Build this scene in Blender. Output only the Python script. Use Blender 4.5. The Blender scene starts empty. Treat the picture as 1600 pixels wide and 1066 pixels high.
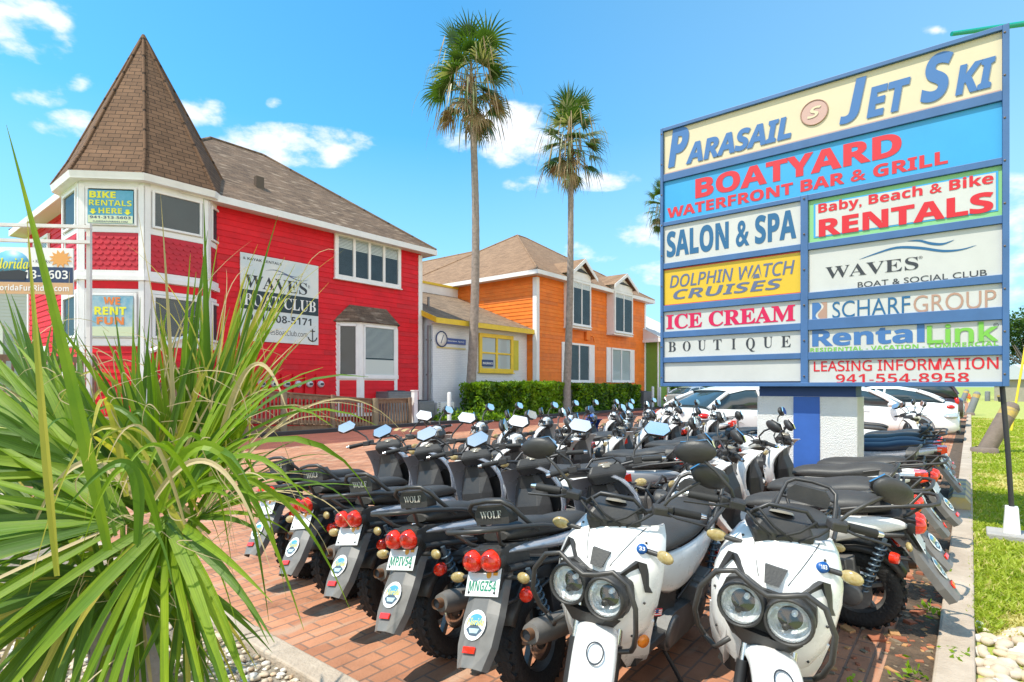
import bpy, math, random
from math import radians as R, sin, cos, pi, atan2, sqrt, tan
from mathutils import Vector as V, Matrix as M4, Euler
from mathutils import noise as mnoise
random.seed(7)
sc = bpy.context.scene
COL = sc.collection

# ------------------------------------------------------------------ camera, sky, sun, exposure
EYE = 1.5
cam_d = bpy.data.cameras.new('camera')
cam_d.sensor_width = 36.0
cam_d.lens = 36.0 * 884 / 1600
cam_d.shift_y = 71 / 1600
cam_d.clip_end = 3000
cam_d.clip_start = 0.05
cam = bpy.data.objects.new('camera', cam_d)
COL.objects.link(cam)
cam.location = (0, 0, EYE)
cam.rotation_euler = (pi / 2, 0, 0)
sc.camera = cam

SUN_EL = R(62)
SUN_AZ = V((-0.90, -0.43, 0)).normalized()           # horizontal direction towards the sun
SUN_STRENGTH, SKY_STRENGTH, EXPOSURE = 4.3, 0.15, 0.48
world = bpy.data.worlds.new('World')
sc.world = world
world.use_nodes = True
wn = world.node_tree.nodes
wl = world.node_tree.links
bg = wn['Background']
bg.inputs['Strength'].default_value = SKY_STRENGTH
sky = wn.new('ShaderNodeTexSky')
sky.sky_type = 'NISHITA'
sky.sun_disc = False
sky.sun_elevation = SUN_EL
sky.sun_rotation = atan2(SUN_AZ.x, SUN_AZ.y)
sky.air_density = 1.0
sky.dust_density = 0.6
sky.ozone_density = 1.2

def wmath(op, a, b=None):
    n = wn.new('ShaderNodeMath'); n.operation = op
    for i, v in enumerate((a, b)):
        if v is None: continue
        if isinstance(v, (int, float)): n.inputs[i].default_value = v
        else: wl.new(v, n.inputs[i])
    return n.outputs[0]
tint = wn.new('ShaderNodeMixRGB'); tint.blend_type = 'MULTIPLY'; tint.inputs[0].default_value = 1
wl.new(sky.outputs[0], tint.inputs[1]); tint.inputs[2].default_value = (0.47, 1.24, 1.42, 1)
# fair-weather clouds: soft patches at fixed compass directions, broken up by noise
tc = wn.new('ShaderNodeTexCoord')
sp = wn.new('ShaderNodeSeparateXYZ'); wl.new(tc.outputs['Generated'], sp.inputs[0])
yy = wmath('MAXIMUM', sp.outputs[1], 0.02)
gx = wmath('DIVIDE', sp.outputs[0], yy)
gz = wmath('DIVIDE', sp.outputs[2], yy)
nz = wn.new('ShaderNodeTexNoise'); nz.inputs['Scale'].default_value = 15; nz.inputs['Detail'].default_value = 9
nz.inputs['Roughness'].default_value = 0.58
mp = wn.new('ShaderNodeMapping'); mp.inputs['Scale'].default_value = (1, 1, 1.9)
wl.new(tc.outputs['Generated'], mp.inputs[0]); wl.new(mp.outputs[0], nz.inputs['Vector'])
CLOUDS = [(-.905, .66, .10, .055, 1.15), (-.86, .60, .07, .03, .9), (-.83, .515, .045, .02, .85), (-.76, .53, .025, .02, .9),
          (-.78, .465, .06, .022, .75), (-.555, .478, .045, .028, 1.1), (-.42, .425, .135, .032, 1.25), (-.315, .415, .04, .022, 1.1),
          (-.01, .445, .085, .045, 1.3), (.03, .42, .06, .025, 1.0), (.15, .365, .06, .016, 1.05), (.04, .36, .045, .016, .85),
          (.24, .27, .05, .03, 1.0), (.12, .235, .06, .018, .85), (.75, .63, .022, .009, 1.1), (.9, .27, .05, .10, .8), (.86, .19, .07, .05, .8),
          (-.42, .502, .015, .01, .6), (.3, .2, .09, .02, .8), (-1.3, .5, .2, .06, 1.1), (1.4, .55, .25, .07, 1.1)]
acc = None
for cx, cz, rx, rz, s in CLOUDS:
    dx = wmath('MULTIPLY', wmath('SUBTRACT', gx, cx), 1 / rx)
    dz = wmath('MULTIPLY', wmath('SUBTRACT', gz, cz), 1 / rz)
    d2 = wmath('ADD', wmath('MULTIPLY', dx, dx), wmath('MULTIPLY', dz, dz))
    m = wmath('MULTIPLY', wmath('SUBTRACT', 1.0, wmath('MULTIPLY', wmath('SQRT', d2), 0.62)), s)
    acc = m if acc is None else wmath('MAXIMUM', acc, m)
fr = wmath('GREATER_THAN', sp.outputs[1], 0.03)
acc = wmath('MULTIPLY', wmath('MAXIMUM', acc, 0), fr)
cm = wmath('ADD', acc, wmath('MULTIPLY', wmath('SUBTRACT', nz.outputs[0], 0.5), 2.9))
ramp = wn.new('ShaderNodeMapRange'); ramp.interpolation_type = 'SMOOTHSTEP'
wl.new(wmath('MULTIPLY', cm, wmath('MINIMUM', wmath('MULTIPLY', acc, 4), 1)), ramp.inputs[0])
ramp.inputs[1].default_value = 0.22; ramp.inputs[2].default_value = 1.05
ramp.inputs[3].default_value = 0; ramp.inputs[4].default_value = 0.93
# pale air low over the horizon
low = wn.new('ShaderNodeMapRange'); wl.new(sp.outputs[2], low.inputs[0])
low.inputs[1].default_value = 0.0; low.inputs[2].default_value = 0.40; low.inputs[3].default_value = 0.85; low.inputs[4].default_value = 0.0
lowm = wn.new('ShaderNodeMixRGB'); wl.new(low.outputs[0], lowm.inputs[0]); wl.new(tint.outputs[0], lowm.inputs[1])
lowm.inputs[2].default_value = (2.9, 4.1, 5.6, 1)
# the air is thinner blue towards the east
ea = wn.new('ShaderNodeMapRange'); wl.new(sp.outputs[0], ea.inputs[0]); ea.inputs[1].default_value = -.1; ea.inputs[2].default_value = .75; ea.inputs[3].default_value = 0; ea.inputs[4].default_value = .42
eam = wn.new('ShaderNodeMixRGB'); wl.new(ea.outputs[0], eam.inputs[0]); wl.new(lowm.outputs[0], eam.inputs[1]); eam.inputs[2].default_value = (2.9, 4.5, 5.7, 1)
cl = wn.new('ShaderNodeMixRGB'); wl.new(ramp.outputs[0], cl.inputs[0]); wl.new(eam.outputs[0], cl.inputs[1])
cl.inputs[2].default_value = (5.6, 5.75, 6.0, 1)
# unseen bright broken cloud, added behind the viewpoint to whiten and lift the fill
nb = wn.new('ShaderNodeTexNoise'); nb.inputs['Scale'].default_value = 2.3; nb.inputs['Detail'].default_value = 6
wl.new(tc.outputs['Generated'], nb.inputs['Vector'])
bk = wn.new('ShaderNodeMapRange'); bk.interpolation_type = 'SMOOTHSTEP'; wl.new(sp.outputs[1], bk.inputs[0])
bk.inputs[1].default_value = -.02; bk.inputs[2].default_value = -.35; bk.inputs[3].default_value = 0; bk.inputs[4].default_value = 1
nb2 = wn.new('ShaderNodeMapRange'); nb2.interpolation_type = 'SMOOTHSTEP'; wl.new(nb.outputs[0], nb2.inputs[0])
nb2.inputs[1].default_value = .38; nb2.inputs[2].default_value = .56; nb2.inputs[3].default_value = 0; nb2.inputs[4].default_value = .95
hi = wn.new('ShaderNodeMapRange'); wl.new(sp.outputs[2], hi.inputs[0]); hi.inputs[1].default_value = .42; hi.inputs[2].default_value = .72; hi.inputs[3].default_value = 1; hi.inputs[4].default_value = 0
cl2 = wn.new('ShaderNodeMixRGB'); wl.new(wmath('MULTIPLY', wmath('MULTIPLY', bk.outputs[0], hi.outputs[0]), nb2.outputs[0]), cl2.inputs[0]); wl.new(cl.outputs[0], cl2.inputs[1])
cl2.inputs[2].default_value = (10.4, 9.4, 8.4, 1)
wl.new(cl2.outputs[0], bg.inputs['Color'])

sun_d = bpy.data.lights.new('sun', 'SUN')
sun_d.energy = SUN_STRENGTH
sun_d.angle = R(0.55)
sun_d.color = (1.0, 0.92, 0.78)
sun = bpy.data.objects.new('sun', sun_d)
COL.objects.link(sun)
sdir = V((SUN_AZ.x * cos(SUN_EL), SUN_AZ.y * cos(SUN_EL), sin(SUN_EL)))
sun.rotation_euler = sdir.to_track_quat('Z', 'Y').to_euler()
sun.location = (-20, -10, 40)
vs = sc.view_settings
vs.view_transform = 'Standard'; vs.look = 'None'; vs.gamma = 1; vs.exposure = EXPOSURE
vs.use_curve_mapping = False
sc.cycles.max_bounces = 6
sc.cycles.transparent_max_bounces = 10

# ------------------------------------------------------------------ street frame: u runs along the fronts, w runs back into the lots
ANG = atan2(.777, .63)
F = V((cos(ANG), sin(ANG), 0)); L = V((-sin(ANG), cos(ANG), 0))
def SW(u, w, z=0): return F * u + L * w + V((0, 0, z))
def ray(x, v): return V(((x - 800) / 884, 1, (604 - v) / 884))
def on_w(x, v, w):                 # survey: where the sight line of a photo point meets the plane at depth w -> (u, z)
    d = ray(x, v); t = w / d.dot(L); return d.dot(F) * t, EYE + d.z * t
def on_u(x, v, u):
    d = ray(x, v); t = u / d.dot(F); return d.dot(L) * t, EYE + d.z * t
def on_ground(x, v, z=0):
    d = ray(x, v); t = (z - EYE) / d.z; return V((d.x * t, t, z))
def uw(p): return p.dot(F), p.dot(L)

# ------------------------------------------------------------------ materials
MATS = {}
def mat(name, col, rough=.6, metal=0, var=0, vscale=3, bump=0, bscale=40, spec=.5, coat=0, col2=None, emit=None, detail=5):
    if name in MATS: return MATS[name]
    m = bpy.data.materials.new(name); m.use_nodes = True
    nt = m.node_tree; n = nt.nodes; l = nt.links
    b = n['Principled BSDF']
    b.inputs['Base Color'].default_value = (*col, 1)
    b.inputs['Roughness'].default_value = rough
    b.inputs['Metallic'].default_value = metal
    b.inputs['Specular IOR Level'].default_value = spec
    if coat: b.inputs['Coat Weight'].default_value = coat; b.inputs['Coat Roughness'].default_value = .08
    if var or bump or col2:
        t = n.new('ShaderNodeTexCoord')
    if var or col2:
        nz = n.new('ShaderNodeTexNoise'); nz.inputs['Scale'].default_value = vscale; nz.inputs['Detail'].default_value = detail
        nz.inputs['Roughness'].default_value = .65
        l.new(t.outputs['Object'], nz.inputs['Vector'])
        mr = n.new('ShaderNodeMapRange'); l.new(nz.outputs[0], mr.inputs[0])
        mr.inputs[1].default_value = .3; mr.inputs[2].default_value = .7
        mx = n.new('ShaderNodeMixRGB')
        l.new(mr.outputs[0], mx.inputs[0])
        c2 = col2 or tuple(min(1, c * (1 + var)) for c in col)
        c1 = col if col2 else tuple(c * (1 - var) for c in col)
        mx.inputs[1].default_value = (*c1, 1); mx.inputs[2].default_value = (*c2, 1)
        l.new(mx.outputs[0], b.inputs['Base Color'])
        rr = n.new('ShaderNodeMapRange'); l.new(nz.outputs[0], rr.inputs[0])
        rr.inputs[3].default_value = max(0, rough - .1); rr.inputs[4].default_value = min(1, rough + .1)
        l.new(rr.outputs[0], b.inputs['Roughness'])
    if bump:
        bz = n.new('ShaderNodeTexNoise'); bz.inputs['Scale'].default_value = bscale; bz.inputs['Detail'].default_value = 3
        l.new(t.outputs['Object'], bz.inputs['Vector'])
        bp = n.new('ShaderNodeBump'); bp.inputs['Strength'].default_value = bump; bp.inputs['Distance'].default_value = .02
        l.new(bz.outputs[0], bp.inputs['Height']); l.new(bp.outputs[0], b.inputs['Normal'])
    MATS[name] = m
    return m

def brickmat(name, c1, c2, mortar, bw, bh, msize, rough=.85, uv=False, rot=0, bump=.35, var=.35, vscale=.5, squash=1, offs=.5, col3=None, stain=0):
    m = bpy.data.materials.new(name); m.use_nodes = True
    nt = m.node_tree; n = nt.nodes; l = nt.links; b = n['Principled BSDF']
    t = n.new('ShaderNodeTexCoord'); mpn = n.new('ShaderNodeMapping')
    l.new(t.outputs['UV' if uv else 'Object'], mpn.inputs[0]); mpn.inputs['Rotation'].default_value = (0, 0, rot)
    br = n.new('ShaderNodeTexBrick'); l.new(mpn.outputs[0], br.inputs[0])
    br.inputs['Scale'].default_value = 1; br.inputs['Brick Width'].default_value = bw; br.inputs['Row Height'].default_value = bh
    br.inputs['Mortar Size'].default_value = msize; br.inputs['Mortar Smooth'].default_value = .2; br.inputs['Bias'].default_value = 0
    br.inputs['Color1'].default_value = (*c1, 1); br.inputs['Color2'].default_value = (*c2, 1); br.inputs['Mortar'].default_value = (*mortar, 1)
    br.offset = offs
    nz = n.new('ShaderNodeTexNoise'); nz.inputs['Scale'].default_value = vscale; nz.inputs['Detail'].default_value = 8; nz.inputs['Roughness'].default_value = .7
    l.new(mpn.outputs[0], nz.inputs['Vector'])
    mr = n.new('ShaderNodeMapRange'); l.new(nz.outputs[0], mr.inputs[0]); mr.inputs[1].default_value = .3; mr.inputs[2].default_value = .7
    mr.inputs[3].default_value = 1 - var; mr.inputs[4].default_value = 1 + var
    mx = n.new('ShaderNodeMixRGB'); mx.blend_type = 'MULTIPLY'; mx.inputs[0].default_value = 1
    l.new(br.outputs['Color'], mx.inputs[1]); l.new(mr.outputs[0], mx.inputs[2])
    out = mx.outputs[0]
    if col3:
        n2 = n.new('ShaderNodeTexNoise'); n2.inputs['Scale'].default_value = 2.6; n2.inputs['Detail'].default_value = 2
        mp2 = n.new('ShaderNodeMapping'); mp2.inputs['Scale'].default_value = (.6, 2.4, 1); l.new(mpn.outputs[0], mp2.inputs[0]); l.new(mp2.outputs[0], n2.inputs['Vector'])
        r2 = n.new('ShaderNodeMapRange'); l.new(n2.outputs[0], r2.inputs[0]); r2.inputs[1].default_value = .56; r2.inputs[2].default_value = .68
        m3 = n.new('ShaderNodeMixRGB'); l.new(r2.outputs[0], m3.inputs[0]); l.new(out, m3.inputs[1]); m3.inputs[2].default_value = (*col3, 1)
        out = m3.outputs[0]
    if stain:                                            # old oil drips and damp patches
        s1 = n.new('ShaderNodeTexNoise'); s1.inputs['Scale'].default_value = 1.3; s1.inputs['Detail'].default_value = 7; s1.inputs['Roughness'].default_value = .75
        l.new(mpn.outputs[0], s1.inputs['Vector'])
        s2 = n.new('ShaderNodeMapRange'); l.new(s1.outputs[0], s2.inputs[0]); s2.inputs[1].default_value = .54; s2.inputs[2].default_value = .68; s2.inputs[3].default_value = 1; s2.inputs[4].default_value = 1 - stain
        s3 = n.new('ShaderNodeMixRGB'); s3.blend_type = 'MULTIPLY'; s3.inputs[0].default_value = 1; l.new(out, s3.inputs[1]); l.new(s2.outputs[0], s3.inputs[2]); out = s3.outputs[0]
    l.new(out, b.inputs['Base Color'])
    b.inputs['Roughness'].default_value = rough; b.inputs['Specular IOR Level'].default_value = .2
    fz = n.new('ShaderNodeTexNoise'); fz.inputs['Scale'].default_value = 60; l.new(mpn.outputs[0], fz.inputs['Vector'])
    ad = n.new('ShaderNodeMath'); ad.operation = 'MULTIPLY_ADD'; l.new(fz.outputs[0], ad.inputs[0]); ad.inputs[1].default_value = .5
    iv = n.new('ShaderNodeMath'); iv.operation = 'SUBTRACT'; iv.inputs[0].default_value = 1; l.new(br.outputs['Fac'], iv.inputs[1]); l.new(iv.outputs[0], ad.inputs[2])
    bp = n.new('ShaderNodeBump'); bp.inputs['Strength'].default_value = bump; bp.inputs['Distance'].default_value = .01
    l.new(ad.outputs[0], bp.inputs['Height']); l.new(bp.outputs[0], b.inputs['Normal'])
    MATS[name] = m
    return m

def leafmat(name, c1, c2, trans=.35, rough=.45, vscale=2.5, stripe=0):
    m = bpy.data.materials.new(name); m.use_nodes = True
    nt = m.node_tree; n = nt.nodes; l = nt.links; b = n['Principled BSDF']
    g = n.new('ShaderNodeTexCoord'); nz = n.new('ShaderNodeTexNoise'); nz.inputs['Scale'].default_value = vscale; nz.inputs['Detail'].default_value = 4
    l.new(g.outputs['Object'], nz.inputs['Vector'])
    mr = n.new('ShaderNodeMapRange'); l.new(nz.outputs[0], mr.inputs[0]); mr.inputs[1].default_value = .3; mr.inputs[2].default_value = .7
    mx = n.new('ShaderNodeMixRGB'); l.new(mr.outputs[0], mx.inputs[0]); mx.inputs[1].default_value = (*c1, 1); mx.inputs[2].default_value = (*c2, 1)
    if stripe:                                            # fine ribs that run along each blade
        um = n.new('ShaderNodeMapping'); um.inputs['Scale'].default_value = (22, .8, 1); l.new(g.outputs['UV'], um.inputs[0])
        sz = n.new('ShaderNodeTexNoise'); sz.inputs['Scale'].default_value = 1; sz.inputs['Detail'].default_value = 2; l.new(um.outputs[0], sz.inputs['Vector'])
        sr = n.new('ShaderNodeMapRange'); l.new(sz.outputs[0], sr.inputs[0]); sr.inputs[1].default_value = .3; sr.inputs[2].default_value = .7; sr.inputs[3].default_value = 1 - stripe; sr.inputs[4].default_value = 1 + stripe
        sm_ = n.new('ShaderNodeMixRGB'); sm_.blend_type = 'MULTIPLY'; sm_.inputs[0].default_value = 1; l.new(mx.outputs[0], sm_.inputs[1]); l.new(sr.outputs[0], sm_.inputs[2]); mx = sm_
        bp = n.new('ShaderNodeBump'); bp.inputs['Strength'].default_value = .35; bp.inputs['Distance'].default_value = .004; l.new(sz.outputs[0], bp.inputs['Height']); l.new(bp.outputs[0], b.inputs['Normal'])
    l.new(mx.outputs[0], b.inputs['Base Color']); b.inputs['Roughness'].default_value = rough; b.inputs['Specular IOR Level'].default_value = .28
    tr = n.new('ShaderNodeBsdfTranslucent')
    tm = n.new('ShaderNodeMixRGB'); tm.blend_type = 'MULTIPLY'; tm.inputs[0].default_value = 1; l.new(mx.outputs[0], tm.inputs[1]); tm.inputs[2].default_value = (1.5, 1.5, .6, 1)
    l.new(tm.outputs[0], tr.inputs[0])
    ms = n.new('ShaderNodeMixShader'); ms.inputs[0].default_value = trans
    l.new(b.outputs[0], ms.inputs[1]); l.new(tr.outputs[0], ms.inputs[2])
    l.new(ms.outputs[0], n['Material Output'].inputs[0])
    MATS[name] = m
    return m

def glassmat(name, tint=(.75, .85, .85), refl=.12):
    m = bpy.data.materials.new(name); m.use_nodes = True
    nt = m.node_tree; n = nt.nodes; l = nt.links
    n.remove(n['Principled BSDF'])
    tr = n.new('ShaderNodeBsdfTransparent'); tr.inputs[0].default_value = (*tint, 1)
    gl = n.new('ShaderNodeBsdfGlossy'); gl.inputs['Roughness'].default_value = .02
    lw = n.new('ShaderNodeLayerWeight'); lw.inputs[0].default_value = .22
    mr = n.new('ShaderNodeMapRange'); l.new(lw.outputs['Fresnel'], mr.inputs[0]); mr.inputs[3].default_value = refl; mr.inputs[4].default_value = .6
    ms = n.new('ShaderNodeMixShader'); l.new(mr.outputs[0], ms.inputs[0]); l.new(tr.outputs[0], ms.inputs[1]); l.new(gl.outputs[0], ms.inputs[2])
    l.new(ms.outputs[0], n['Material Output'].inputs[0])
    MATS[name] = m
    return m

# ------------------------------------------------------------------ mesh builder
class MB:
    def __init__(s): s.v = []; s.f = []; s.m = []; s.sm = []; s.uv = {}; s.M = M4.Identity(4)
    def add(s, verts, faces, mi=0, smooth=False, uvs=None):
        o = len(s.v); s.v += [s.M @ V(p) for p in verts]
        for k, f in enumerate(faces):
            if uvs: s.uv[len(s.f)] = uvs[k]
            s.f.append([i + o for i in f]); s.m.append(mi); s.sm.append(smooth)
    def box(s, c, d, mi=0, rot=None, taper=None):
        x, y, z = [a / 2 for a in d]; c = V(c)
        P = [V((sx * x, sy * y, sz * z)) for sz in (-1, 1) for sy in (-1, 1) for sx in (-1, 1)]
        if taper:
            for p in P[4:]: p.x *= taper; p.y *= taper
        if rot is not None:
            q = rot if isinstance(rot, M4) else Euler(rot).to_matrix().to_4x4(); P = [q @ p for p in P]
        s.add([p + c for p in P], [(0, 2, 3, 1), (4, 5, 7, 6), (0, 1, 5, 4), (2, 6, 7, 3), (0, 4, 6, 2), (1, 3, 7, 5)], mi)
    def bbox(s, a, b, mi=0):
        s.box([(p + q) / 2 for p, q in zip(a, b)], [abs(q - p) for p, q in zip(a, b)], mi)
    def quad(s, pts, mi=0, uvs=None, smooth=False): s.add(pts, [list(range(len(pts)))], mi, smooth, [uvs] if uvs else None)
    def tube(s, pts, r, seg=8, mi=0, cap=True, smooth=True, flat=None):
        pts = [V(p) for p in pts]; n = len(pts); rs = r if isinstance(r, (list, tuple)) else [r] * n
        vs_, fs = [], []; up = None
        for i, p in enumerate(pts):
            t = (pts[min(i + 1, n - 1)] - pts[max(i - 1, 0)]).normalized()
            if up is None:
                up = V((0, 0, 1)) if abs(t.z) < .9 else V((1, 0, 0))
            a = (up - t * up.dot(t)); a = a.normalized() if a.length > 1e-6 else t.orthogonal().normalized(); b = t.cross(a); up = a
            for k in range(seg):
                an = 2 * pi * k / seg
                vs_.append(p + (a * cos(an) * (flat or 1) + b * sin(an)) * rs[i])
        for i in range(n - 1):
            for k in range(seg):
                k2 = (k + 1) % seg
                fs.append((i * seg + k, i * seg + k2, (i + 1) * seg + k2, (i + 1) * seg + k))
        s.add(vs_, fs, mi, smooth)
        if cap:
            s.add(vs_[:seg], [list(range(seg))[::-1]], mi); s.add(vs_[-seg:], [list(range(seg))], mi)
    def cyl(s, a, b, r, seg=16, mi=0, r2=None): s.tube([a, b], [r, r if r2 is None else r2], seg, mi)
    def lathe(s, prof, c=(0, 0, 0), axis='z', seg=20, mi=0, smooth=True, sc=(1, 1, 1), rot=None):
        c = V(c); vs_, fs = [], []
        q = None if rot is None else Euler(rot).to_matrix()
        for r, h in prof:
            for k in range(seg):
                a = 2 * pi * k / seg
                if axis == 'z': p = V((r * cos(a), r * sin(a), h))
                elif axis == 'y': p = V((r * cos(a), h, r * sin(a)))
                else: p = V((h, r * cos(a), r * sin(a)))
                p = V((p.x * sc[0], p.y * sc[1], p.z * sc[2]))
                if q: p = q @ p
                vs_.append(p + c)
        for i in range(len(prof) - 1):
            for k in range(seg):
                k2 = (k + 1) % seg; fs.append((i * seg + k, i * seg + k2, (i + 1) * seg + k2, (i + 1) * seg + k))
        s.add(vs_, fs, mi, smooth)
    def ball(s, c, r, seg=14, mi=0, rot=None, n=8):
        r = r if isinstance(r, (tuple, list)) else (r, r, r)
        s.lathe([(max(1e-4, sin(pi * i / n)), -cos(pi * i / n)) for i in range(n + 1)], c, 'z', seg, mi, True, r, rot)
    def loft(s, secs, mi=0, closed=True, caps=True, smooth=True):
        n = len(secs[0]); vs_ = [p for q in secs for p in q]; fs = []
        for i in range(len(secs) - 1):
            for k in range(n if closed else n - 1):
                k2 = (k + 1) % n; fs.append((i * n + k, i * n + k2, (i + 1) * n + k2, (i + 1) * n + k))
        s.add(vs_, fs, mi, smooth)
        if caps and closed:
            s.add(secs[0], [list(range(n))[::-1]], mi, False); s.add(secs[-1], [list(range(n))], mi, False)
    def prism(s, poly, h0, h1, mi=0, plane='xy', caps=True):
        def P(a, b, h): return {'xy': (a, b, h), 'xz': (a, h, b), 'yz': (h, a, b)}[plane]
        n = len(poly); A = [P(*p, h0) for p in poly]; B = [P(*p, h1) for p in poly]
        s.add(A + B, [(i, (i + 1) % n, n + (i + 1) % n, n + i) for i in range(n)], mi)
        if caps: s.add(A, [list(range(n))[::-1]], mi); s.add(B, [list(range(n))], mi)
    def build(s, name, mats, parent=None, bevel=0, subsurf=0, solid=0, sharp=None):
        me = bpy.data.meshes.new(name); me.from_pydata([tuple(p) for p in s.v], [], s.f)
        for m in (mats if isinstance(mats, (list, tuple)) else [mats]): me.materials.append(m)
        me.polygons.foreach_set('material_index', s.m); me.polygons.foreach_set('use_smooth', s.sm)
        if s.uv:
            uvl = me.uv_layers.new(name='UVMap').data
            for pi_, p in enumerate(me.polygons):
                u = s.uv.get(pi_)
                if u:
                    for li, q in zip(p.loop_indices, u): uvl[li].uv = q
        me.update()
        o = bpy.data.objects.new(name, me); COL.objects.link(o)
        if parent: o.parent = parent
        if solid: q = o.modifiers.new('s', 'SOLIDIFY'); q.thickness = solid; q.offset = 0
        if bevel: q = o.modifiers.new('b', 'BEVEL'); q.width = bevel; q.segments = 2; q.limit_method = 'ANGLE'; q.angle_limit = R(35)
        if subsurf: q = o.modifiers.new('u', 'SUBSURF'); q.levels = subsurf; q.render_levels = subsurf
        return o

def tag(o, label, cat, group=None):
    o['label'] = label; o['category'] = cat
    if group: o['group'] = group
    return o
def thing(name, label, cat, loc=(0, 0, 0), rz=0, group=None):
    o = bpy.data.objects.new(name, None); COL.objects.link(o); o.location = loc; o.rotation_euler = (0, 0, rz)
    o.empty_display_size = .2
    return tag(o, label, cat, group)
def struct(o, kind='structure'): o['kind'] = kind; return o
def copy_tree(o, parent=None, skip=()):
    c = o.copy(); COL.objects.link(c)
    if parent: c.parent = parent
    for ch in list(o.children):
        if ch.name.split('.')[0] in skip: continue
        copy_tree(ch, c, skip)
    return c

# ------------------------------------------------------------------ lettering
def sty(s, st):
    if not st: return s
    up, lo, dg = {'serif': (0x1D400, 0x1D41A, 0x1D7CE), 'sb': (0x1D5D4, 0x1D5EE, 0x1D7EC), 's': (0x1D5A0, 0x1D5BA, 0x1D7E2),
                  'sbi': (0x1D63C, 0x1D656, None), 'serifi': (0x1D468, 0x1D482, None)}[st]
    r = ''
    for ch in s:
        if 'A' <= ch <= 'Z': r += chr(up + ord(ch) - 65)
        elif 'a' <= ch <= 'z': r += chr(lo + ord(ch) - 97)
        elif ch.isdigit() and dg: r += chr(dg + int(ch))
        else: r += ch
    return r
def text_mesh(items, name, parent, mat_, M=None, depth=.004):
    """items: (string, style, x0, x1, y0, y1, shear, weight); each string is fitted to its box; one mesh of letters"""
    allv, allf = [], []
    for it in items:
        s, st, x0, x1, y0, y1 = it[:6]; sh = it[6] if len(it) > 6 else 0; wt = it[7] if len(it) > 7 else 0
        c = bpy.data.curves.new('lettering', 'FONT'); c.body = sty(s, st); c.size = 1; c.shear = sh; c.offset = wt; c.resolution_u = 4; c.fill_mode = 'FRONT'
        o = bpy.data.objects.new('lettering', c); COL.objects.link(o)
        dg = bpy.context.evaluated_depsgraph_get()
        me = bpy.data.meshes.new_from_object(o.evaluated_get(dg))
        vv = [v.co.copy() for v in me.vertices]
        if vv:
            ax, bx = min(v.x for v in vv), max(v.x for v in vv); ay, by = min(v.y for v in vv), max(v.y for v in vv)
            off = len(allv)
            for v in vv:
                p = V((x0 + (v.x - ax) / max(1e-6, bx - ax) * (x1 - x0), y0 + (v.y - ay) / max(1e-6, by - ay) * (y1 - y0), depth))
                allv.append(M @ p if M else p)
            allf += [[i + off for i in p.vertices] for p in me.polygons]
        bpy.data.objects.remove(o); bpy.data.curves.remove(c); bpy.data.meshes.remove(me)
    me = bpy.data.meshes.new(name); me.from_pydata([tuple(v) for v in allv], [], allf); me.materials.append(mat_); me.update()
    o = bpy.data.objects.new(name, me); COL.objects.link(o)
    if parent: o.parent = parent
    return o
def frame_mat(B, A, N):
    """columns: A along the face, up, N out of the face"""
    A = V(A); N = V(N); m = M4.Identity(4)
    for i in range(3): m[i][0] = A[i]; m[i][1] = (0, 0, 1)[i]; m[i][2] = N[i]; m[i][3] = B[i]
    return m
# ------------------------------------------------------------------ shared materials
RED = mat('red_siding', (.66, .012, .022), .55, var=.16, vscale=1.6, bump=.25, bscale=30, spec=.25)
REDS = [RED, mat('red_siding_fresh', (.70, .014, .024), .5, var=.14, vscale=1.9, bump=.25, bscale=30, spec=.25), mat('red_siding_faded', (.58, .022, .032), .62, var=.2, vscale=1.3, bump=.25, bscale=30, spec=.25)]
REDP = mat('red_shingle', (.50, .012, .03), .6, var=.15, vscale=2)
ORANGE = mat('orange_siding', (.78, .20, .028), .6, var=.14, vscale=1.4, bump=.25, bscale=30, spec=.25)
ORANGES = [ORANGE, mat('orange_siding_fresh', (.82, .22, .03), .55, var=.12, vscale=1.8, bump=.25, bscale=30, spec=.25), mat('orange_siding_faded', (.70, .19, .04), .62, var=.2, vscale=1.2, bump=.25, bscale=30, spec=.25)]
GREENW = mat('green_siding', (.16, .30, .04), .6, var=.1)
WHITE = mat('white_trim', (.78, .77, .77), .5, var=.06, vscale=2)
CREAMW = mat('white_timber', (.72, .70, .68), .6, var=.12, vscale=2)
YELLOW = mat('yellow_paint', (.72, .50, .03), .5, var=.1)
SOFFIT = mat('soffit', (.62, .60, .58), .7)
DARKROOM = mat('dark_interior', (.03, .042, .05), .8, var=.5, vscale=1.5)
BLIND = mat('blind', (.80, .80, .78), .7)
GLASS = glassmat('window_glass', (.84, .88, .88), .045)
DGLASS = glassmat('dark_window_glass', (.20, .34, .42), .015)
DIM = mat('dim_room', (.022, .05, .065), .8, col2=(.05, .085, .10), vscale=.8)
ROOF_R = brickmat('brown_shingle', (.19, .128, .088), (.125, .086, .062), (.06, .042, .032), .33, .14, .006, uv=True, var=.28, vscale=.9, bump=.6, col3=(.30, .225, .165))
ROOF_T = brickmat('turret_shingle', (.195, .110, .066), (.140, .080, .049), (.045, .028, .019), .35, .16, .010, uv=True, var=.22, vscale=1.2, bump=.9)
ROOF_O = brickmat('tan_shingle', (.30, .19, .118), (.225, .14, .088), (.14, .088, .057), .33, .14, .004, uv=True, var=.18, vscale=1.5, bump=.5)
ROOF_G = brickmat('grey_tan_shingle', (.27, .19, .125), (.185, .132, .092), (.09, .066, .05), .33, .14, .005, uv=True, var=.3, vscale=1.5, bump=.5)
WBRICK = brickmat('painted_brick', (.74, .755, .78), (.70, .715, .75), (.62, .64, .67), .24, .085, .008, uv=True, var=.05, bump=.7)
CONC = mat('concrete', (.36, .285, .215), .9, col2=(.52, .43, .34), vscale=3.5, bump=.4, bscale=60)
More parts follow.
